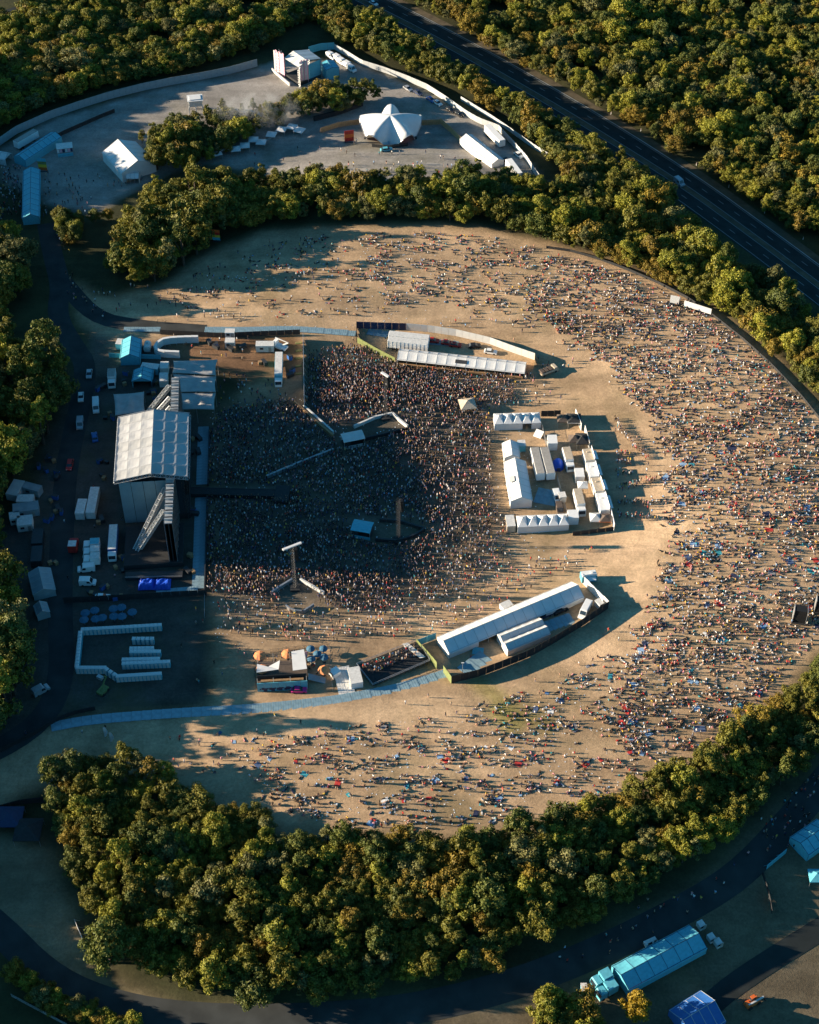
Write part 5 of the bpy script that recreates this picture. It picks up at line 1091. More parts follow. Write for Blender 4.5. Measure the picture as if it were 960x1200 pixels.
banner('blue sign behind the zigzag canopies', (269, 160), 3.4, 3, ['blue_paint'], 0); banner('red and orange sign left of the star-shaped tent', (409.5, 167), 3.6, 4.6, ['red_paint', 'orange_paint', 'red_paint'], 12)
# star-shaped tent
g_ = G(458, 158); t = thing('star_tent', 'big white star-shaped vault tent with arched openings on the second field', 'tent', g_, R(0)); NA, NRr = 60, 8; Rr = wd((421, 140), (496, 142), 3) / 2
def starp(k, j):
    th = 2 * math.pi * k / NA; lobes = 5; ph = math.pi / 2; c = math.cos(lobes * (th - ph)); lift = (c * .5 + .5) ** 1.1; r_ = Rr * (.80 + .20 * lift); f_ = j / NRr
    zr_, zv_ = 8.6 - 2.6 * f_ ** 2, 8.6 - 8.2 * f_ ** 1.9; z = zv_ + (zr_ - zv_) * lift
    return (r_ * f_ * math.cos(th), r_ * f_ * math.sin(th), z)
vs = [starp(k, j) for j in range(1, NRr + 1) for k in range(NA)] + [(0, 0, 8.6)]; f = []
for j in range(NRr - 1): f += [(j * NA + k, (j + 1) * NA + k, (j + 1) * NA + (k + 1) % NA, j * NA + (k + 1) % NA) for k in range(NA)]
f += [(len(vs) - 1, k, (k + 1) % NA) for k in range(NA)]
n0 = len(vs); vs2 = vs + [(p[0], p[1], p[2] - .08) for p in vs]; f2 = f + [tuple(i + n0 for i in reversed(q)) for q in f]; j0 = (NRr - 1) * NA
f2 += [(j0 + k, n0 + j0 + k, n0 + j0 + (k + 1) % NA, j0 + (k + 1) % NA) for k in range(NA)]
o_ = ob('vault', MB().add(vs2, f2), 'white_pvc', t)
for p_ in o_.data.polygons: p_.use_smooth = True
for k in range(5):
    th = math.pi / 2 + 2 * math.pi * (k + .5) / 5; x, y = Rr * .8 * math.cos(th), Rr * .8 * math.sin(th); ob('anchor_leg', MB().box((x * 1.02, y * 1.02, .5), (1, 1, 1)), 'dark_metal', t)
    th = math.pi / 2 + 2 * math.pi * k / 5; ar = []
    for i in range(13):
        p = starp(int(round((th / (2 * math.pi) * NA) + (i - 6))) % NA, NRr); ar.append(Vector(p))
    mb = MB()
    for p, q in zip(ar, ar[1:]): mb.tube(p, q, .16, 5)
    ob('arch_rim', mb, 'steel', t)
ob('stage_deck', MB().box((0, 1, .7), (12, 8, 1.4)), 'black_scrim', t); ob('back_drop', MB().box((0, 3.8, 2.8), (11, .2, 3.4)), 'black_scrim', t)
lm = MB().box((0, 0, 0), (.6, .3, .3)).mesh('stage_lamp'); lmm = bpy.data.materials.new('red_stage_light'); lmm.use_nodes = True; q_ = lmm.node_tree.nodes['Principled BSDF']; q_.inputs['Base Color'].default_value = (.5, .03, .03, 1); q_.inputs['Emission Color'].default_value = (1, .08, .06, 1); q_.inputs['Emission Strength'].default_value = 1.2; lm.materials.append(lmm)
for i in range(6): ob('stage_lamp', lm, None, t, (-5 + i * 2, -3.4, 3.4))
fence('crowd_barrier', 'dark crowd barrier in front of the star-shaped tent', [(436, 172), (455, 174), (478, 171)], 1.3, 2.2, 'dark_metal', th=.4)
car('teal car parked before the star-shaped tent', (448, 175), (458, 174), 'teal_tarp', None, 4.6)
WB = 'wooden hoardings beside the star-shaped tent'
fence('hoarding', 'wooden hoarding left of the star-shaped tent', [(376, 156), (398, 149), (421, 146)], 2.3, 2.5, 'ply', group=WB); fence('hoarding', 'wooden hoarding right of the star-shaped tent', [(494, 147), (516, 146)], 2.3, 2.5, 'ply', group=WB); fence('hoarding', 'slanting wooden hoarding leading to the long white tent', [(516, 145), (530, 157), (544, 171)], 2.6, 2.5, 'ply', group=WB)
fence('hoarding', 'dark hedge-like screen behind the left wooden hoarding', [(368, 142), (395, 135), (425, 124)], 2.0, 2.6, 'black_scrim', th=.8)
FW = 'white fences of the second field'
fence('hoarding', 'long white fence curving down the right side of the second field', [(392, 58), (408, 67), (424, 77), (450, 85), (477, 95), (500, 105), (519, 117), (546, 136), (562, 145), (584, 153), (602, 172), (617, 189), (627, 205), (641, 223)], 2.6, 2.6, 'fence_white', group=FW); fence('hoarding', 'outer white fence beside the main road trees', [(540, 118), (558, 129), (576, 140), (594, 152), (611, 164), (627, 175), (642, 184)], 2.0, 2.6, 'fence_white', group=FW); fence('hoarding', 'blue-grey back fence of the small pink-sided stage', [(362, 63), (376, 59), (392, 58)], 3.2, 2.5, 'teal_tarp', group=FW)
trailer('white trailer behind the curving white fence, upper right of the second field', (571, 147), (589, 163), roof='white_paint', group=None); tent('long_marquee', 'long white slanting tent at the right side of the second field', (546, 159), (584, 184), 5.4, 2.8, 4.0, 8, 'white_pvc'); lorry('white lorry below the long slanting tent by the field corner', (596, 188), (612, 206), roof='white_paint', group=None)
FVV = 'vehicles along the white fence of the second field'
for i, (x, y, cl) in enumerate(((478, 103, 'silver_paint'), (490, 108, 'navy'), (505, 116, 'blue_paint'), (513, 120, 'white_paint'), (528, 128, 'black_paint'), (538, 133, 'black_paint'), (594, 188, 'black_paint'), (608, 181, 'white_paint'))):
    car(['pale silver', 'first dark blue', 'bright blue', 'white', 'first black', 'second black', 'black, lowest', 'white, lowest'][i] + ' car parked along the curving white fence', (x - 3, y - 2), (x + 3, y + 2), cl, FVV)
for i, (x, y) in enumerate(((388, 64), (396, 67), (401, 71), (408, 75), (412, 79))): van(['first', 'second', 'third', 'fourth', 'last'][i] + ' white van from the left behind the small pink-sided stage', (x - 3, y - 2), (x + 3, y + 1.5), group='white vans behind the small stage')
# small stage with pink side banners
EH2 = 9.0; q = [G(333, 68, EH2 - .6), G(350, 79, EH2 - .6), G(359.5, 70.5, EH2 + 1), G(343.5, 59.5, EH2 + 1), G(376, 68.5, EH2 - .6), G(361, 58, EH2 - .6)]; c = sum(q, Vector()) / 6
t = thing('small_stage', 'small festival stage with white pitched roof and pink-and-white striped side towers', 'stage', (c.x, c.y, 0)); L_ = lambda p, z=None: (p.x - c.x, p.y - c.y, p.z if z is None else z)
for i in range(5):
    for (a, b_, d, e) in ((q[0], q[1], q[2], q[3]), (q[4], q[5], q[3], q[2])):
        u, v_ = (i + .015) / 5, (i + .985) / 5; ob('roof_panel', MB().slab([L_(a.lerp(b_, u)), L_(a.lerp(b_, v_)), L_(e.lerp(d, v_)), L_(e.lerp(d, u))], .08), 'white_pvc' if i % 2 else 'white_pvc_worn', t)
pm = MB().lattice((0, 0, 0), (0, 0, EH2 - .7), .7, .07, 8).mesh('support_tower'); pm.materials.append(M('steel'))
for p in (q[0], q[1], q[4], q[5]): ob('support_tower', pm, None, t, L_(p, 0))
ob('deck', MB().slab([L_(q[0], 1.5), L_(q[1], 1.5), L_(q[4], 1.5), L_(q[5], 1.5)], 1.4), 'black_scrim', t)
ob('back_wall', MB().slab([L_(q[1].lerp(q[4], .45), 0), L_(q[4], 0), L_(q[4], EH2 - 1), L_(q[1].lerp(q[4], .45), EH2 - 1)], .12), 'teal_tarp', t)
for (p0, p1) in (((322, 85), (334, 91)), ((352, 99), (362, 97))):
    a, b_ = G(*p0), G(*p1)
    for i in range(6):
        u, v_ = a.lerp(b_, (i + .04) / 6), a.lerp(b_, (i + .96) / 6); ob('banner_strip', MB().slab([L_(u, .3), L_(v_, .3), L_(v_, 10.0 + (i % 2) * .5), L_(u, 10.0 + (i % 2) * .5)], .12), 'pink' if i % 2 else 'white_pvc_worn', t)
    ob('side_tower', MB().lattice(Vector(L_(a.lerp(b_, .5), 0)) + Vector((0, 1, 0)), Vector(L_(a.lerp(b_, .5), 10.2)) + Vector((0, 1, 0)), 1.6, .08, 8), 'steel', t)
tent('teal_marquee', 'flat-looking turquoise tent joined behind the small pink-sided stage', (383, 70), (390, 79), 5.5, 4.5, 5.2, 3, 'teal_tarp', cat='tent')
fence('crowd_barrier', 'pale barrier in front of the small pink-sided stage', [(319, 83), (329, 92), (340, 101)], 1.3, 2.2, 'white_pvc_worn', th=.5)
# ------------------------------------------------------------------ main road traffic and service road
car('white car at the top of the main road', (434, 1), (442, 5.5), 'white_paint', 'cars on the main road'); van('pale blue-white van on the main road half way down its right side', (792, 208), (801, 215), 'silver_paint', 'cars on the main road')
fence('fence', 'low grey fence along the narrow lane among the trees below the main road', [(763, 262), (790, 271), (817, 284), (842, 301), (876, 332), (926, 368)], 1.0, 2.8, 'hoarding_grey'); gazebo('small blue tent among the trees above the arena rim', (743, 274), 3.4, 'teal_tarp', 1.8, 1.0, group=None)
for i, (x, y) in enumerate(((700, 143), (735, 163), (766, 181), (800, 203), (838, 229), (880, 259), (925, 290))):
    t = thing('road_sign' if i % 3 == 2 else 'marker_post', 'slim marker post on the verge of the main road', 'post', G(x + 16, y - 9), R(-30), 'marker posts of the main road'); ob('post', MB().box((0, 0, .6), (.15, .12, 1.2)), 'white_paint', t); ob('reflector', MB().box((0, -.07, 1.0), (.1, .03, .2)), 'red_paint', t)
# ------------------------------------------------------------------ bottom right corner
tent('long_marquee', 'long shaded tent beside the bottom track, the nearest big tent', (727.5, 1143), (819.5, 1093), 6.6, 2.8, 4.2, 6, 'teal_tarp')  # teal cloth stands in for a pale tent lying in blue shade
lorry('pale blue lorry left of the nearest big tent, upper of two', (716, 1138), (695, 1149), cab='teal_tarp', body='teal_tarp', roof='teal_tarp', group='lorries at the nearest big tent'); lorry('pale blue lorry left of the nearest big tent, lower of two', (722, 1150), (701, 1162), cab='teal_tarp', body='teal_tarp', roof='teal_tarp', group='lorries at the nearest big tent')  # shade tint painted into cab, body and roof colour
cabin('white square unit alone left of the two lorries at the bottom', (681, 1157), (688, 1157), 1.9, 2, body='teal_tarp', roof='white_dirty', group=None); cabin('small white table-like unit on the track above the nearest big tent', (756, 1106), (769, 1100), 1.2, 1, body='white_dirty', roof='white_dirty', group=None, z=0)
for i, (x, y) in enumerate(((822, 1083), (834, 1098), (842, 1104))): cabin(['upper', 'middle', 'lower'][i] + ' small pale box unit right of the nearest big tent', (x - 3, y + 1), (x + 3, y - 2), 1.7, 1.5, body='white_dirty', roof='white_dirty', group='box units right of the nearest big tent', z=0)
tent('blue_marquee', 'deep blue tent roof cut by the bottom edge at the lower right', (800, 1196), (838, 1172), 8.5, 2.6, 5.0, 4, 'blue_paint', cat='tent'); tent('teal_marquee', 'blue tent cut by the right edge below the bottom wood', (938, 988), (970, 966), 6, 2.6, 4, 4, 'teal_tarp', cat='tent'); gazebo('small blue tent at the right edge above the narrow road', (957, 1026), 3.6, 'teal_tarp', group=None)
fence('hoarding', 'short blue hoarding beside the shaded crowd at the lower right', [(898, 1019), (909, 1010), (921, 1000)], 2, 2.2, 'teal_tarp'); fence('fence', 'dark fence dropping from the blue hoarding', [(893, 1025), (901, 1052), (904, 1072)], 1.6, 2.4, 'black_scrim')
t = thing('telehandler', 'orange-red telehandler parked beside the narrow road at the lower right', 'telehandler', place((874, 1179), (891, 1169), h=1)[0], place((874, 1179), (891, 1169), h=1)[1]); ob('body', MB().box((-.3, 0, 1.0), (3.4, 1.5, .9)).box((-1.6, 0, 1.5), (1, 1.4, .6)), 'orange_paint', t); ob('cab', MB().box((.1, .45, 1.9), (1.2, .8, 1.1), top=(.8, .85)), 'glass', t); ob('cab_roof', MB().box((.1, .45, 2.5), (1.1, .8, .08)), 'orange_paint', t); ob('boom', MB().beam((-1.7, -.4, 1.7), (2.6, -.4, 1.5), .35), 'white_dirty', t); ob('fork', MB().box((2.9, -.4, .7), (.1, 1.2, .8)).box((3.4, -.7, .35), (1, .1, .08)).box((3.4, -.1, .35), (1, .1, .08)), 'dark_metal', t); wheels(t, [(x, y) for x in (-1.3, 1.2) for y in (-.85, .85)], .55, .4)
gazebo('dark tent at the left edge below the arena, upper of two', (12, 957), 6, 'navy', 2.6, 1.6, group='dark tents at the left edge'); gazebo('dark tent at the left edge below the arena, lower of two', (33, 972), 6.5, 'black_scrim', 2.6, 1.6, group='dark tents at the left edge'); fence('fence', 'black fence above the dark tents at the left edge', [(0, 950), (25, 943), (52, 940)], 2.2, 2.5, 'black_scrim')
fence('fence', 'short pale fence leaning at the lower left wood edge', [(88, 1081), (95, 1097), (102, 1114)], 1.6, 2.2, 'white_pvc_worn'); fence('rail_fence', 'pale post-and-rail fence across the bottom left corner', [(14, 1168), (40, 1182), (65, 1195), (85, 1206)], 1.2, 2.2, 'white_dirty', open_=True)

# flight cases and pallets about the yard
fcm = {}
for k, (d, m_) in enumerate((((1.2, .8, .9), 'black_paint'), ((2.4, 1.2, 1.2), 'dark_metal'), ((1.2, 1.0, 1.1), 'wood'), ((1.8, .9, 1.5), 'blue_paint'))):
    t = MB().box((0, 0, d[2] / 2), d); q = MB().box((0, 0, d[2] + .03), (d[0] + .04, d[1] + .04, .06)); a_, b_ = t.mesh('box_body'), q.mesh('lid'); a_.materials.append(M(m_)); b_.materials.append(M('dark_metal' if k != 2 else 'wood')); fcm[k] = (a_, b_)
YB = [(160, 470), (178, 462), (184, 446), (176, 500), (120, 612), (146, 655), (140, 668), (162, 655), (125, 690), (108, 696), (152, 625), (122, 540), (124, 560), (128, 490), (148, 448), (186, 470), (225, 655), (224, 672), (214, 640), (226, 600), (66, 560), (62, 585), (58, 610), (64, 660), (150, 438), (120, 455), (140, 700), (60, 540), (50, 550), (68, 600), (228, 530), (230, 515), (270, 412), (285, 410), (310, 430), (340, 420), (342, 440), (250, 405)]
for i, (x, y) in enumerate(YB):
    for j in range(2 + i % 2):
        g_ = G(x + rnd.uniform(-5, 5), y + rnd.uniform(-4, 4)); k = rnd.randrange(4)
        o_ = thing('flight_case' if k < 2 else 'crate', ['small black flight case', 'long dark flight case', 'wooden crate', 'tall blue flight case'][k] + ' standing loose in the ' + ('dirt yard above the pit' if x > 240 else 'backstage yard by the stage wing' if x > 195 else 'backstage yard behind the stage' if x > 100 else 'backstage yard by the wood edge'), 'case' if k != 2 else 'crate', g_, rnd.uniform(0, 3), 'loose cases about the yard')
        ob('box_body', fcm[k][0], None, o_); ob('lid', fcm[k][1], None, o_)
# thin smoke drifting from the cooking in the second field
sm = MB(); vs = []; nn = 12
for k in range(7):
    an = -math.pi / 2 + math.pi * k / 6
    vs += [(20 * max(.02, math.cos(an)) * math.cos(6.2832 * i / nn), 9 * max(.02, math.cos(an)) * math.sin(6.2832 * i / nn), 8 + 7 * math.sin(an)) for i in range(nn)]
ff = [(k * nn + i, k * nn + (i + 1) % nn, k * nn + nn + (i + 1) % nn, k * nn + nn + i) for k in range(6) for i in range(nn)] + [tuple(range(nn - 1, -1, -1)), tuple(range(6 * nn, 7 * nn))]
g_ = G(305, 150); so = ob('smoke', sm.add(vs, ff), None, None, (g_.x, g_.y, g_.z)); so['kind'] = 'stuff'; so['label'] = 'thin pale smoke drifting over the zigzag canopies'; so['category'] = 'smoke'
vm_ = bpy.data.materials.new('smoke'); vm_.use_nodes = True; n = vm_.node_tree.nodes; l = vm_.node_tree.links; n.remove(n['Principled BSDF']); pv = n.new('ShaderNodeVolumePrincipled'); pv.inputs['Color'].default_value = (.8, .82, .85, 1)
tc = n.new('ShaderNodeTexCoord'); nz = n.new('ShaderNodeTexNoise'); nz.inputs['Scale'].default_value = .16; nz.inputs['Detail'].default_value = 4; l.new(tc.outputs['Object'], nz.inputs['Vector'])
gd = n.new('ShaderNodeTexGradient'); gd.gradient_type = 'SPHERICAL'; mp = n.new('ShaderNodeMapping'); mp.inputs['Location'].default_value = (0, 0, -1.14); mp.inputs['Scale'].default_value = (1 / 20, 1 / 9, 1 / 7); l.new(tc.outputs['Object'], mp.inputs['Vector']); l.new(mp.outputs[0], gd.inputs['Vector'])
mr = n.new('ShaderNodeMapRange'); mr.inputs[1].default_value = .42; mr.inputs[2].default_value = .72; mr.inputs[4].default_value = .22; l.new(nz.outputs['Fac'], mr.inputs[0])
mm = n.new('ShaderNodeMath'); mm.operation = 'MULTIPLY'; l.new(mr.outputs[0], mm.inputs[0]); l.new(gd.outputs['Fac'], mm.inputs[1]); l.new(mm.outputs[0], pv.inputs['Density']); l.new(pv.outputs[0], n['Material Output'].inputs['Volume']); so.data.materials.append(vm_)
# ------------------------------------------------------------------ people
PCOL = {}
def pm_(n, c):
    mat('cloth_' + n, c, .9, var=.05); PCOL[n] = c
for n_, c_ in (('black', (.018, .018, .02)), ('navy', (.022, .03, .075)), ('white', (.74, .74, .72)), ('grey', (.25, .25, .26)), ('red', (.48, .04, .035)), ('pink', (.66, .30, .34)), ('light_blue', (.26, .42, .62)),
               ('teal', (.05, .33, .38)), ('yellow', (.68, .45, .07)), ('beige', (.46, .36, .25)), ('denim', (.07, .11, .21)), ('khaki', (.27, .21, .13)), ('skin', (.52, .31, .21)), ('dark_skin', (.17, .09, .055)), ('hair', (.035, .022, .014)), ('fair_hair', (.32, .2, .09))): pm_(n_, c_)
TOPS = ['black'] * 14 + ['navy'] * 7 + ['white'] * 8 + ['grey'] * 4 + ['red'] * 4 + ['pink'] * 3 + ['light_blue'] * 4 + ['teal'] * 2 + ['yellow'] * 2 + ['beige'] * 3 + ['skin'] * 3
BOTS = ['denim'] * 6 + ['black'] * 7 + ['khaki'] * 3 + ['skin'] * 4 + ['navy'] * 3 + ['white']
# skeletons: joints (x forward, y left, z up, radius), edges with what covers them
def skel(pose, v=0):
    s = {}; e = []
    def J(k, x, y, z, r): s[k] = (x, y, z, r)
    if pose == 'standing':
        J('pel', 0, 0, .92, .135); J('bel', .01, 0, 1.10, .125); J('che', 0, 0, 1.32, .15); J('nek', .01, 0, 1.48, .055); J('hea', .03, 0, 1.62, .095); J('top', .02, 0, 1.70, .085)
        for sd, n in ((1, 'l'), (-1, 'r')):
            st_ = .07 * (1 if (sd > 0) == (v % 2 == 0) else -1) * (v > 0)
            J(n + 'hip', 0, .09 * sd, .86, .10); J(n + 'kne', .03 + st_, .10 * sd, .48, .065); J(n + 'ank', -.02 + st_ * 1.6, .10 * sd, .07, .045); J(n + 'toe', .14 + st_ * 1.6, .11 * sd, .04, .04)
            up = (v == 2 and sd > 0)
            J(n + 'sho', 0, .19 * sd, 1.40, .065); J(n + 'elb', (.12 if up else -.03), .27 * sd, (1.45 if up else 1.13), .045); J(n + 'wri', (.18 if up else .10 + .06 * v), .25 * sd, (1.72 if up else .92), .032); J(n + 'han', (.18 if up else .15 + .06 * v), .24 * sd, (1.82 if up else .84), .034)
    elif pose == 'sitting':
        J('pel', 0, 0, .13, .14); J('bel', -.04, 0, .32, .13); J('che', -.05, 0, .52, .15); J('nek', -.02, 0, .68, .055); J('hea', .02, 0, .81, .095); J('top', .02, 0, .89, .085)
        for sd, n in ((1, 'l'), (-1, 'r')):
            kn = (.42, .42) if v == 0 else ((.40, .14) if v == 1 else (.46, .2))
            J(n + 'hip', .06, .10 * sd, .13, .10); J(n + 'kne', kn[0], (.14 if v != 1 else .34) * sd, kn[1], .066); J(n + 'ank', .50 if v == 0 else (.30 if v == 1 else .86), (.13 if v != 1 else .10) * sd, .07, .045); J(n + 'toe', .64 if v == 0 else (.36 if v == 1 else .93), (.14 if v != 1 else -.02) * sd, .06 if v != 2 else .15, .04)
            J(n + 'sho', -.05, .19 * sd, .60, .065); bk = v == 2
            J(n + 'elb', -.2 if bk else .1, .27 * sd, .36, .045); J(n + 'wri', -.34 if bk else .30, .24 * sd, .1 if bk else .40, .032); J(n + 'han', -.40 if bk else .37, .24 * sd, .05 if bk else .42, .034)
    else:
        J('pel', 0, 0, .13, .13); J('bel', -.18, 0, .13, .12); J('che', -.40, 0, .15, .14); J('nek', -.57, 0, .17, .055); J('hea', -.70, 0, .20, .095); J('top', -.78, 0, .22, .085)
        for sd, n in ((1, 'l'), (-1, 'r')):
            J(n + 'hip', .08, .09 * sd, .12, .095); J(n + 'kne', .47, .11 * sd, .12 + (.25 if v == 1 and sd > 0 else 0), .064); J(n + 'ank', .88 - (.15 if v == 1 and sd > 0 else 0), .12 * sd, .07, .045); J(n + 'toe', .95 - (.1 if v == 1 and sd > 0 else 0), .14 * sd, .13, .04)
            J(n + 'sho', -.46, .19 * sd, .15, .062); J(n + 'elb', -.26 if sd > 0 else -.66, .31 * sd, .1, .044); J(n + 'wri', -.06 if sd > 0 else -.72, .27 * sd if sd > 0 else -.10, .09, .032); J(n + 'han', 0.02 if sd > 0 else -.74, .25 * sd if sd > 0 else -.02, .08, .034)
    e += [('pel', 'bel', 't'), ('bel', 'che', 't'), ('che', 'nek', 's'), ('nek', 'hea', 's'), ('hea', 'top', 'h')]
    for n in 'lr': e += [('pel', n + 'hip', 'b'), (n + 'hip', n + 'kne', 'b'), (n + 'kne', n + 'ank', 'b'), (n + 'ank', n + 'toe', 'f'), ('che', n + 'sho', 't'), (n + 'sho', n + 'elb', 't'), (n + 'elb', n + 'wri', 's'), (n + 'wri', n + 'han', 's')]
    return s, e
def skin_body(pose, v):
    s, e = skel(pose, v); ks = list(s); me = bpy.data.meshes.new('sk'); me.from_pydata([s[k][:3] for k in ks], [(ks.index(a), ks.index(b_)) for a, b_, _ in e], [])
    o = bpy.data.objects.new('sk', me); C.objects.link(o); md = o.modifiers.new('skin', 'SKIN')
    if not me.skin_vertices: raise RuntimeError('skin layer')
    for i, k in enumerate(ks):
        d = me.skin_vertices[0].data[i]; r_ = s[k][3]; d.radius = (r_, r_); d.use_root = (k == 'pel'); d.use_loose = False
    dg = bpy.context.evaluated_depsgraph_get(); ev = o.evaluated_get(dg); res = bpy.data.meshes.new_from_object(ev); bpy.data.objects.remove(o)
    segs = [(Vector(s[a][:3]), Vector(s[b_][:3]), (s[a][3] + s[b_][3]) / 2, c) for a, b_, c in e]; reg = []
    for p in res.polygons:
        c = p.center; best = None
        for a, b_, r_, k in segs:
            d = b_ - a; t_ = max(0, min(1, (c - a).dot(d) / d.length_squared)); q = (c - (a + d * t_)).length - r_
            if best is None or q < best[0]: best = (q, k)
        reg.append(best[1])
    hd = Vector(s['hea'][:3]); tp = Vector(s['top'][:3])
    for i, p in enumerate(res.polygons):
        if (p.center - hd).length < .2 and reg[i] in 'hs':
            back = (p.center - hd); reg[i] = 'h' if (back.x < .01 and pose != 'lying') or (p.center - tp).length < .07 or (pose == 'lying' and p.center.x < hd.x - .03) else 's'
    return res, reg
POSES = [('standing', 0), ('standing', 1), ('standing', 2), ('sitting', 0), ('sitting', 1), ('sitting', 2), ('lying', 0), ('lying', 1)]
BODY = {p: skin_body(*p) for p in POSES}
PMESH = {}
def person_mesh(pose, top, bot, skin, hair):
    k = (pose, top, bot, skin, hair)
    if k not in PMESH:
        src, reg = BODY[pose]; me = src.copy(); me.name = 'person'; me.materials.clear()
        for m_ in (skin, top if top != 'skin' else skin, bot if bot != 'skin' else skin, hair, 'black'): me.materials.append(M('cloth_' + m_))
        me.polygons.foreach_set('material_index', [{'s': 0, 't': 1, 'b': 2, 'h': 3, 'f': 4}[r_] for r_ in reg]); PMESH[k] = me
    return PMESH[k]
# low detail figures for the mass of the crowd: the same bodies drawn as slim prisms along the bones
def lowfig(pose, v):
    s, e = skel(pose, v); V = []; F = []; Rg = []
    for a, b_, c in e:
        if c == 'f' or b_[1:] == 'hip' or b_ == 'nek' or b_[1:] in ('han', 'sho') or a == 'hea': continue
        ra, rb = s[a][3], s[b_][3]; p, q = Vector(s[a][:3]), Vector(s[b_][:3])
        if (a, b_) == ('bel', 'che'): q = q + (q - p) * .6; rb = .2
        if (a, b_) == ('pel', 'bel'): ra = .17; rb = .17
        if b_ == 'hea': p, q, ra, rb = Vector(s['hea'][:3]) - Vector((0, 0, .1)), Vector(s['top'][:3]) + Vector((0, 0, .04)), .10, .09
        mb = MB().tube(p, q, ra, 4 if b_ != 'hea' else 5, rb); o = len(V); V += mb.v
        for f_ in mb.f:
            if len(f_) > 3: F += [(f_[0] + o, f_[i] + o, f_[i + 1] + o) for i in range(1, len(f_) - 1)]; k = len(f_) - 2
            else: F.append(tuple(i + o for i in f_)); k = 1
            z = sum(mb.v[i][2] for i in f_) / len(f_); x = sum(mb.v[i][0] for i in f_) / len(f_)
            cc = 'h' if (b_ == 'hea' and (x < s['hea'][0] or z > s['top'][2])) else c
            Rg += [cc] * k
    return np.array(V, np.float32), np.array(F, np.int32), Rg
LOW = {p: lowfig(*p) for p in POSES}
print('low tris', {p: len(LOW[p][1]) for p in LOW})
# --- where they are
PEOPLE = []                                           # x, y, zbase, pose, rot, zone
BLANK = []
NOGO = [wpoly(p) for p in ([(415, 372), (480, 376), (575, 392), (630, 410), (628, 440), (465, 428), (415, 402)], [(574, 480), (720, 475), (724, 632), (598, 632)], [(486, 752), (680, 664), (716, 700), (712, 722), (640, 768), (560, 800), (530, 808), (515, 800)],
        [(294, 758), (430, 752), (500, 748), (512, 785), (430, 822), (296, 818)], [(388, 500), (430, 492), (462, 484), (482, 503), (428, 522), (396, 526)], [(406, 606), (440, 606), (500, 616), (500, 632), (440, 640), (408, 626)], [(300, 400), (358, 390), (360, 478), (320, 455)],
        [(216, 568), (338, 570), (338, 584), (216, 582)], [(342, 470), (360, 474), (394, 508), (388, 516)], [(326, 685), (346, 676), (372, 690), (372, 716), (330, 716)])]
def blocked(x, y): return any(bool(inpoly(x, y, p)) for p in NOGO)
GRID = {}
def room(x, y, r):
    cx, cy = int(x), int(y)
    for i in (-1, 0, 1):
        for j in (-1, 0, 1):
            for a, b_ in GRID.get((cx + i, cy + j), ()):
                if (a - x) ** 2 + (b_ - y) ** 2 < r * r: return False
    GRID.setdefault((cx, cy), []).append((x, y)); return True
def add(x, y, pose, rot, zone, z=None, r=.42):
    if z is None and blocked(x, y): return
    if room(x, y, r): PEOPLE.append((x, y, hz(x, y) if z is None else z, pose, rot, zone))
STAND = [('standing', 0), ('standing', 1), ('standing', 1), ('standing', 2)]; SIT = [('sitting', 0), ('sitting', 1), ('sitting', 2), ('sitting', 0), ('lying', 0), ('lying', 1)]
def scatter(px, dens, zone, stand=1.0, face=None, grad=None):
    poly = wpoly(px); xs = [p[0] for p in poly]; ys = [p[1] for p in poly]; A = (max(xs) - min(xs)) * (max(ys) - min(ys)); k = int(A * dens)
    X = nr.uniform(min(xs), max(xs), k); Y = nr.uniform(min(ys), max(ys), k); ok = inpoly(X, Y, poly)
    for x, y in zip(X[ok], Y[ok]):
        if grad and rnd.random() > grad(x, y): continue
        a = (face(x, y) + rnd.gauss(0, .5)) if face else rnd.uniform(0, 6.28)
        add(x, y, rnd.choice(STAND) if rnd.random() < stand else rnd.choice(SIT), a, zone)
def groups(px, dens, zone, lo=2, hi=6, grad=None, stand=.12):
    """people sitting about in small groups; dens = groups per square metre"""
    poly = wpoly(px); xs = [p[0] for p in poly]; ys = [p[1] for p in poly]; A = (max(xs) - min(xs)) * (max(ys) - min(ys)); k = int(A * dens)
    X = nr.uniform(min(xs), max(xs), k); Y = nr.uniform(min(ys), max(ys), k); ok = inpoly(X, Y, poly)
    for x, y in zip(X[ok], Y[ok]):
        if grad and rnd.random() > grad(x, y): continue
        n_ = rnd.randint(lo, hi); a0 = rnd.uniform(0, 6.28); rr = .45 + .16 * n_
        if rnd.random() < .13 and not blocked(x, y): BLANK.append((x, y, rr * 2, a0, zone))
        for i in range(n_):
            a = a0 + 6.28 * i / n_ + rnd.gauss(0, .3); q = rr * rnd.uniform(.7, 1.35); X1, Y1 = x + q * math.cos(a) * 1.5, y + q * math.sin(a)
            if rnd.random() < stand: add(X1, Y1, rnd.choice(STAND), rnd.uniform(0, 6.28), zone, r=.4)
            else: add(X1, Y1, rnd.choice(SIT), (math.pi + rnd.gauss(0, .7)) if rnd.random() < .6 else a + math.pi, zone, r=.4)
west = lambda x, y: math.pi
def clump(sc, ph=0.0): return lambda x, y: .6 + .4 * math.sin(x / sc + ph + math.sin(y / sc * .7)) * math.sin(y / sc * 1.1 + ph * 2)
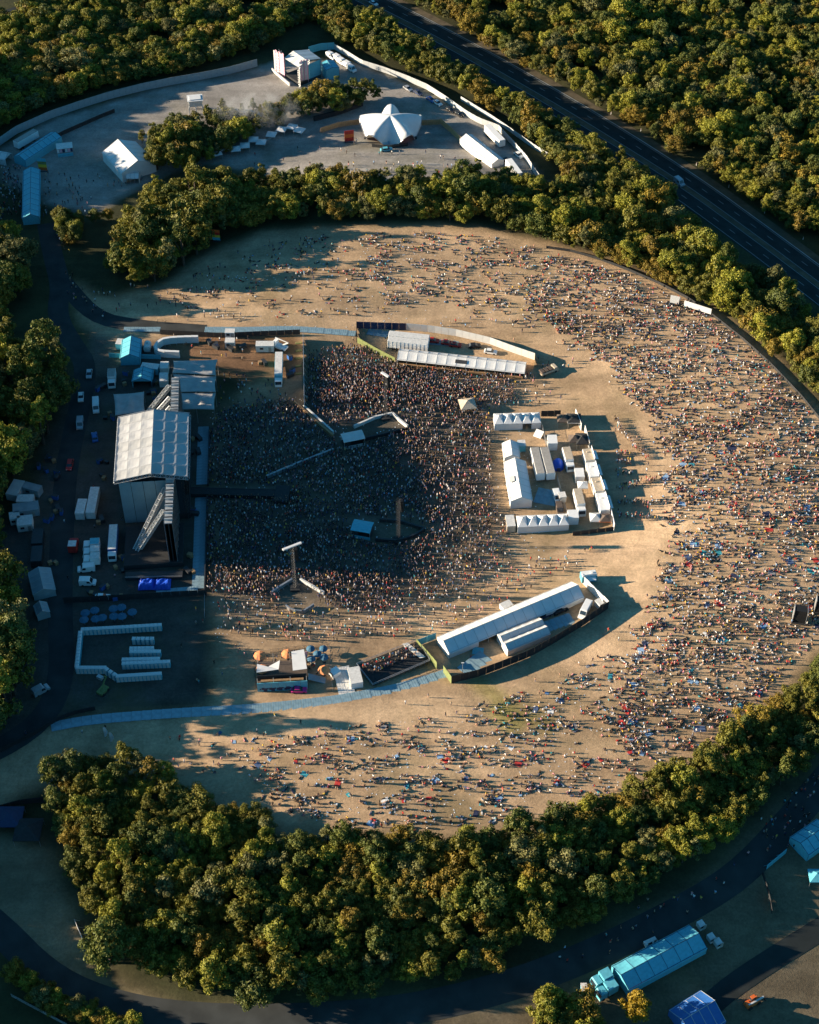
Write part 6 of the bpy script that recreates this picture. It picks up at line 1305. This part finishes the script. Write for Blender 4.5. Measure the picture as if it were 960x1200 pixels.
# the packed pit before the stage
scatter([(247, 500), (243, 575), (243, 695), (330, 705), (420, 716), (530, 700), (600, 655), (596, 620), (580, 590), (572, 490), (555, 455), (470, 430), (362, 425), (358, 480), (330, 470), (262, 480)], 1.7, 'pit', face=west, grad=lambda x, y: min(1, 1.0 - max(0, (x + 14)) / 62) * (1 - max(0, -28 - y) / 26) * (.82 + .18 * math.sin(x * .35 + 1.7 * math.sin(y * .23))))
scatter([(362, 412), (420, 405), (470, 430), (600, 440), (600, 475), (560, 480), (470, 470), (362, 470)], 1.1, 'pit', face=west)
scatter([(260, 435), (345, 450), (345, 480), (255, 482)], .22, 'pit')
scatter([(520, 440), (625, 440), (660, 470), (574, 480), (574, 632), (600, 660), (700, 640), (660, 680), (520, 740), (400, 760), (270, 745), (245, 700), (400, 705), (540, 660)], .22, 'walk')
scatter([(245, 700), (520, 690), (480, 745), (400, 752), (270, 748)], .2, 'walk')
scatter([(355, 395), (420, 402), (465, 428), (600, 440), (690, 430), (760, 480), (770, 620), (730, 690), (720, 720), (760, 640), (740, 470), (640, 400), (600, 375), (420, 370)], .05, 'walk')
# queues at the food stalls
for pts in ([(690, 485), (722, 494), (738, 518), (760, 538)], [(690, 506), (724, 509)], [(706, 541), (740, 543)], [(706, 556), (738, 556)], [(712, 573), (738, 570), (766, 562)], [(717, 590), (768, 590)], [(720, 604), (768, 608)], [(714, 532), (735, 534)]):
    for p in resample([G(*q) for q in pts], .62):
        for _ in range(2): add(p.x + rnd.gauss(0, .45), p.y + rnd.gauss(0, .6), rnd.choice(STAND[:3]), math.pi + rnd.gauss(0, .4), 'queue', r=.38)
# the grass banks
RIGHT = [(640, 300), (700, 312), (770, 336), (840, 378), (900, 430), (960, 495), (1010, 560), (1010, 690), (955, 742), (905, 802), (850, 862), (778, 905), (705, 850), (745, 750), (782, 640), (776, 520), (722, 440), (650, 385), (620, 350)]
groups(RIGHT, .115, 'right bank', 2, 7, lambda x, y: .55 + .45 * (clump(9)(x, y) > .22))
scatter(RIGHT, .16, 'right bank', .25)
groups([(560, 275), (640, 296), (660, 380), (600, 370), (520, 350), (430, 330), (430, 275)], .12, 'upper bank', 1, 5, lambda x, y: .3 + .7 * clump(8, 1)(x, y))
groups([(300, 285), (430, 272), (520, 350), (400, 375), (240, 375), (190, 350), (250, 310)], .10, 'upper bank', 1, 4, clump(10, 2), .25)
groups([(520, 335), (660, 380), (700, 420), (600, 380), (500, 370)], .03, 'upper bank', 2, 5)
LOWER = [(290, 868), (420, 850), (560, 830), (650, 800), (720, 760), (760, 885), (720, 925), (650, 955), (560, 970), (440, 972), (370, 965), (300, 930)]
groups(LOWER, .125, 'lower bank', 1, 4, lambda x, y: .55 + .45 * (clump(8, .5)(x, y) > .3), .1)
groups([(140, 880), (300, 850), (330, 870), (300, 930), (220, 900)], .05, 'lower bank', 1, 4, None, .4)
scatter([(300, 840), (520, 815), (640, 790), (740, 720), (770, 640), (800, 640), (770, 740), (720, 800), (560, 850), (330, 870)], .016, 'walk')
groups([(740, 690), (800, 640), (830, 560), (790, 520), (770, 560), (775, 640)], .02, 'right bank', 1, 4)
scatter([(110, 340), (140, 325), (200, 345), (300, 365), (200, 380), (110, 375)], .05, 'walk')
# second field, tracks and yard
scatter([(0, 196), (27, 196), (26, 252), (0, 262)], .5, 'field'); scatter([(46, 200), (60, 205), (58, 258), (46, 252)], .22, 'field'); scatter([(60, 205), (110, 205), (170, 210), (110, 232), (84, 300), (66, 300)], .09, 'field')
scatter([(270, 180), (440, 165), (560, 175), (560, 205), (430, 200), (300, 198)], .022, 'field'); scatter([(340, 196), (560, 196), (520, 215), (400, 215)], .035, 'field'); scatter([(75, 300), (100, 330), (140, 340), (120, 380), (80, 350)], .08, 'walk')
scatter([(640, 1120), (740, 1080), (860, 1010), (880, 1030), (760, 1100), (650, 1150)], .09, 'track'); scatter([(890, 960), (960, 905), (960, 985), (900, 1005)], .3, 'track'); scatter([(700, 1085), (880, 1000), (890, 1010), (720, 1095)], .03, 'track')
scatter([(60, 640), (130, 520), (200, 500), (225, 660), (140, 690), (70, 690)], .012, 'yard'); scatter([(200, 395), (300, 398), (300, 430), (255, 430)], .05, 'yard'); scatter([(195, 735), (245, 700), (290, 760), (285, 815), (210, 800)], .02, 'walk'); scatter([(30, 860), (100, 850), (250, 840), (250, 850), (60, 890)], .008, 'walk')
for k in range(2):
    for i in range(34):
        p = pc[0].lerp(pc[1], .06 + .86 * i / 34).lerp(pc[3].lerp(pc[2], .06 + .86 * i / 34), .22 + .3 * k)
        if rnd.random() < .8: add(p.x + rnd.gauss(0, .2), p.y + rnd.gauss(0, .25), rnd.choice(STAND[:2]), rnd.gauss(2.2, .4), 'platform', z=PV_Z, r=.3)
for i in range(26): add(*(lambda p: (p.x, p.y))(G(rnd.uniform(304, 388), rnd.uniform(764, 792))), rnd.choice(STAND[:2] + SIT[:2]), rnd.uniform(0, 6.28), 'garden', z=hz(*(lambda p: (p.x, p.y))(G(345, 780))))
print('people', len(PEOPLE), 'blankets', len(BLANK))
# --- the 300 nearest in view stand as persons of their own
def pin(t):
    u, v = proj(t[0], t[1], t[2]); return 2 < u < 958 and 2 < v < 1198
PEOPLE.sort(key=lambda t: (Vector((t[0], t[1], t[2])) - CAM).length)
near = [t for t in PEOPLE if pin(t)][:300]; nid = set(map(id, near)); far = [t for t in PEOPLE if id(t) not in nid]
W_ = {'skin': 'bare-chested', 'light_blue': 'in light blue top', 'black': 'in black top', 'navy': 'in navy top', 'white': 'in white top', 'grey': 'in grey top', 'red': 'in red top', 'pink': 'in pink top', 'teal': 'in teal top', 'yellow': 'in yellow top', 'beige': 'in beige top'}
BW = {'denim': 'jeans', 'black': 'black trousers', 'khaki': 'khaki shorts', 'skin': 'tiny shorts', 'navy': 'navy trousers', 'white': 'white trousers'}
Z_ = {'lower bank': 'on the lower bank', 'right bank': 'on the right bank', 'track': 'on the bottom track', 'walk': 'on the open dry grass', 'pit': 'in the pit', 'platform': 'on the viewing platform', 'yard': 'in the yard', 'garden': 'in the garden bar', 'field': 'in the second field', 'queue': 'in a queue'}
def lateral(u, zone): return '' if zone in ('platform', 'garden') else (', left' if u < 420 else ', middle' if u < 620 else ', right')
for (x, y, z, pose, rot, zone) in near:
    top, bot, sk, hr = rnd.choice(TOPS), rnd.choice(BOTS), rnd.choice(['skin', 'skin', 'skin', 'dark_skin']), rnd.choice(['hair', 'hair', 'hair', 'fair_hair']); u, _ = proj(x, y, z)
    pw_ = {'standing': 'standing' if pose[1] != 1 else 'walking', 'sitting': 'sitting', 'lying': 'lying'}[pose[0]] + (' with one arm raised' if pose == ('standing', 2) else '')
    o = ob('person', person_mesh(pose, top, bot, sk, hr), None, None, (x, y, z), rot); sc_ = rnd.uniform(.93, 1.06); o.scale = (sc_, sc_, sc_)
    lb = f"person {W_[top]}, {BW[bot]}, {pw_} {Z_[zone]}{lateral(u, zone)}"
    if len(lb.split()) > 16: lb = lb.replace(' with one arm raised', ', arm raised').replace('in light blue', 'in blue')
    if len(lb.split()) > 16: lb = lb.replace(' part', '').replace('open ', '')
    tag(o, lb, 'person', 'people ' + Z_[zone])
# --- all the others are one crowd
V, F, K = [], [], []; off = 0
for (x, y, z, pose, rot, zone) in far:
    v, f, rg = LOW[pose]; c, s_ = math.cos(rot), math.sin(rot); k = rnd.uniform(.93, 1.08)
    w_ = np.empty_like(v); w_[:, 0] = (v[:, 0] * c - v[:, 1] * s_) * k + x; w_[:, 1] = (v[:, 0] * s_ + v[:, 1] * c) * k + y; w_[:, 2] = v[:, 2] * k + z
    V.append(w_); F.append(f + off); off += len(v); sk = PCOL[rnd.choice(['skin', 'skin', 'skin', 'dark_skin'])]; tp, bt, hr = rnd.choice(TOPS if zone != 'pit' or rnd.random() < .5 else ['black', 'black', 'navy', 'grey', 'denim']), rnd.choice(BOTS if zone != 'pit' else ['black', 'denim', 'navy', 'denim', 'khaki']), PCOL[rnd.choice(['hair', 'hair', 'fair_hair'])]
    dct = {'s': sk, 't': PCOL[tp], 'b': PCOL[bt], 'h': hr}; K.append(np.array([dct[r_] for r_ in rg], np.float32))
cme = np_mesh('crowd', np.concatenate(V), np.concatenate(F), 3)
K = np.concatenate(K); at = cme.attributes.new('wear', 'FLOAT_COLOR', 'FACE'); at.data.foreach_set('color', np.concatenate([K, np.ones((len(K), 1), np.float32)], 1).ravel())
cm = bpy.data.materials.new('crowd_clothes'); cm.use_nodes = True; n = cm.node_tree.nodes; l = cm.node_tree.links; b = n['Principled BSDF']; b.inputs['Roughness'].default_value = .85; b.inputs['Specular IOR Level'].default_value = .2
at = n.new('ShaderNodeAttribute'); at.attribute_name = 'wear'; l.new(at.outputs['Color'], b.inputs['Base Color'])
co_ = ob('crowd', cme, cm); co_['kind'] = 'stuff'; co_['label'] = 'thousands of festival goers packed before the stage and sitting over the banks'; co_['category'] = 'crowd'
print('crowd tris', len(K))
# blankets on the grass
CL = [('cloth_light_blue', 'pale blue'), ('cloth_teal', 'teal'), ('cloth_white', 'white'), ('cloth_red', 'red'), ('cloth_navy', 'navy'), ('cloth_light_blue', 'pale blue'), ('cloth_denim', 'dark blue'), ('cloth_grey', 'grey')]
BLANK.sort(key=lambda t: t[1])
for (x, y, w_, a, zone) in BLANK[:150]:
    cm_, cw = rnd.choice(CL); wx, wy = w_ * rnd.uniform(.7, 1), w_ * rnd.uniform(.5, .75)
    gr = [[((i / 3 - .5) * wx, (j / 3 - .5) * wy, .05 + .03 * rnd.random() + hz(x + 0, y) * 0) for j in range(4)] for i in range(4)]; mb = MB(); sheet(mb, gr, .04); u, v = proj(x, y, 0)
    wh = 'lower' if v > 800 else 'middle' if v > 560 else 'upper'; hh = 'left' if u < 560 else 'central' if u < 760 else 'right'
    tag(ob('blanket', mb, cm_, None, (x, y, hz(x, y) + .03), a), f"{cw} picnic blanket under sitting people, {wh} {hh} part of the grass bank", 'blanket', 'picnic blankets on the grass banks')

# litter trodden into the grass
lm_ = MB(); k = 0
for poly, n_ in ((wpoly([(245, 480), (470, 430), (620, 440), (640, 660), (520, 740), (250, 760)]), 1500), (wpoly(RIGHT), 1500), (wpoly(LOWER), 900), (wpoly([(200, 340), (450, 275), (640, 300), (640, 380), (300, 385)]), 500)):
    xs = [p[0] for p in poly]; ys = [p[1] for p in poly]
    for _ in range(n_):
        x, y = rnd.uniform(min(xs), max(xs)), rnd.uniform(min(ys), max(ys))
        if not bool(inpoly(x, y, poly)): continue
        s_ = rnd.uniform(.1, .26); z = hz(x, y) + .04; a = rnd.uniform(0, 3); c, d = math.cos(a) * s_, math.sin(a) * s_
        lm_.add([(x - c, y - d, z), (x + d, y - c, z + .03), (x + c, y + d, z + .02), (x - d, y + c, z + .06)], [(0, 1, 2, 3)])
lo = ob('litter', lm_, 'cloth_white'); lo['kind'] = 'stuff'; lo['label'] = 'white cups and paper littered over the dry grass'; lo['category'] = 'litter'

# things that would share a label are told apart by their order from the left
bpy.context.view_layer.update(); dupl = {}
NTH = 'first second third fourth fifth sixth seventh eighth ninth tenth eleventh twelfth thirteenth fourteenth fifteenth sixteenth seventeenth eighteenth nineteenth twentieth twenty-first twenty-second twenty-third twenty-fourth twenty-fifth twenty-sixth twenty-seventh twenty-eighth twenty-ninth thirtieth'.split()
for o in C.objects:
    if o.parent is None and 'label' in o and 'category' in o: dupl.setdefault(o['label'], []).append(o)
for k, os_ in dupl.items():
    if 1 < len(os_) <= 30:
        os_.sort(key=lambda o: proj(*o.matrix_world.translation)[0])
        for i, o in enumerate(os_):
            lb = f"{NTH[i]} from left, {k}"
            if len(lb.split()) > 16: lb = lb.replace(' standing loose', '').replace(' in the small garden', '').replace(' part of the', '').replace(' under sitting people', '')
            if len(lb.split()) <= 16: o['label'] = lb
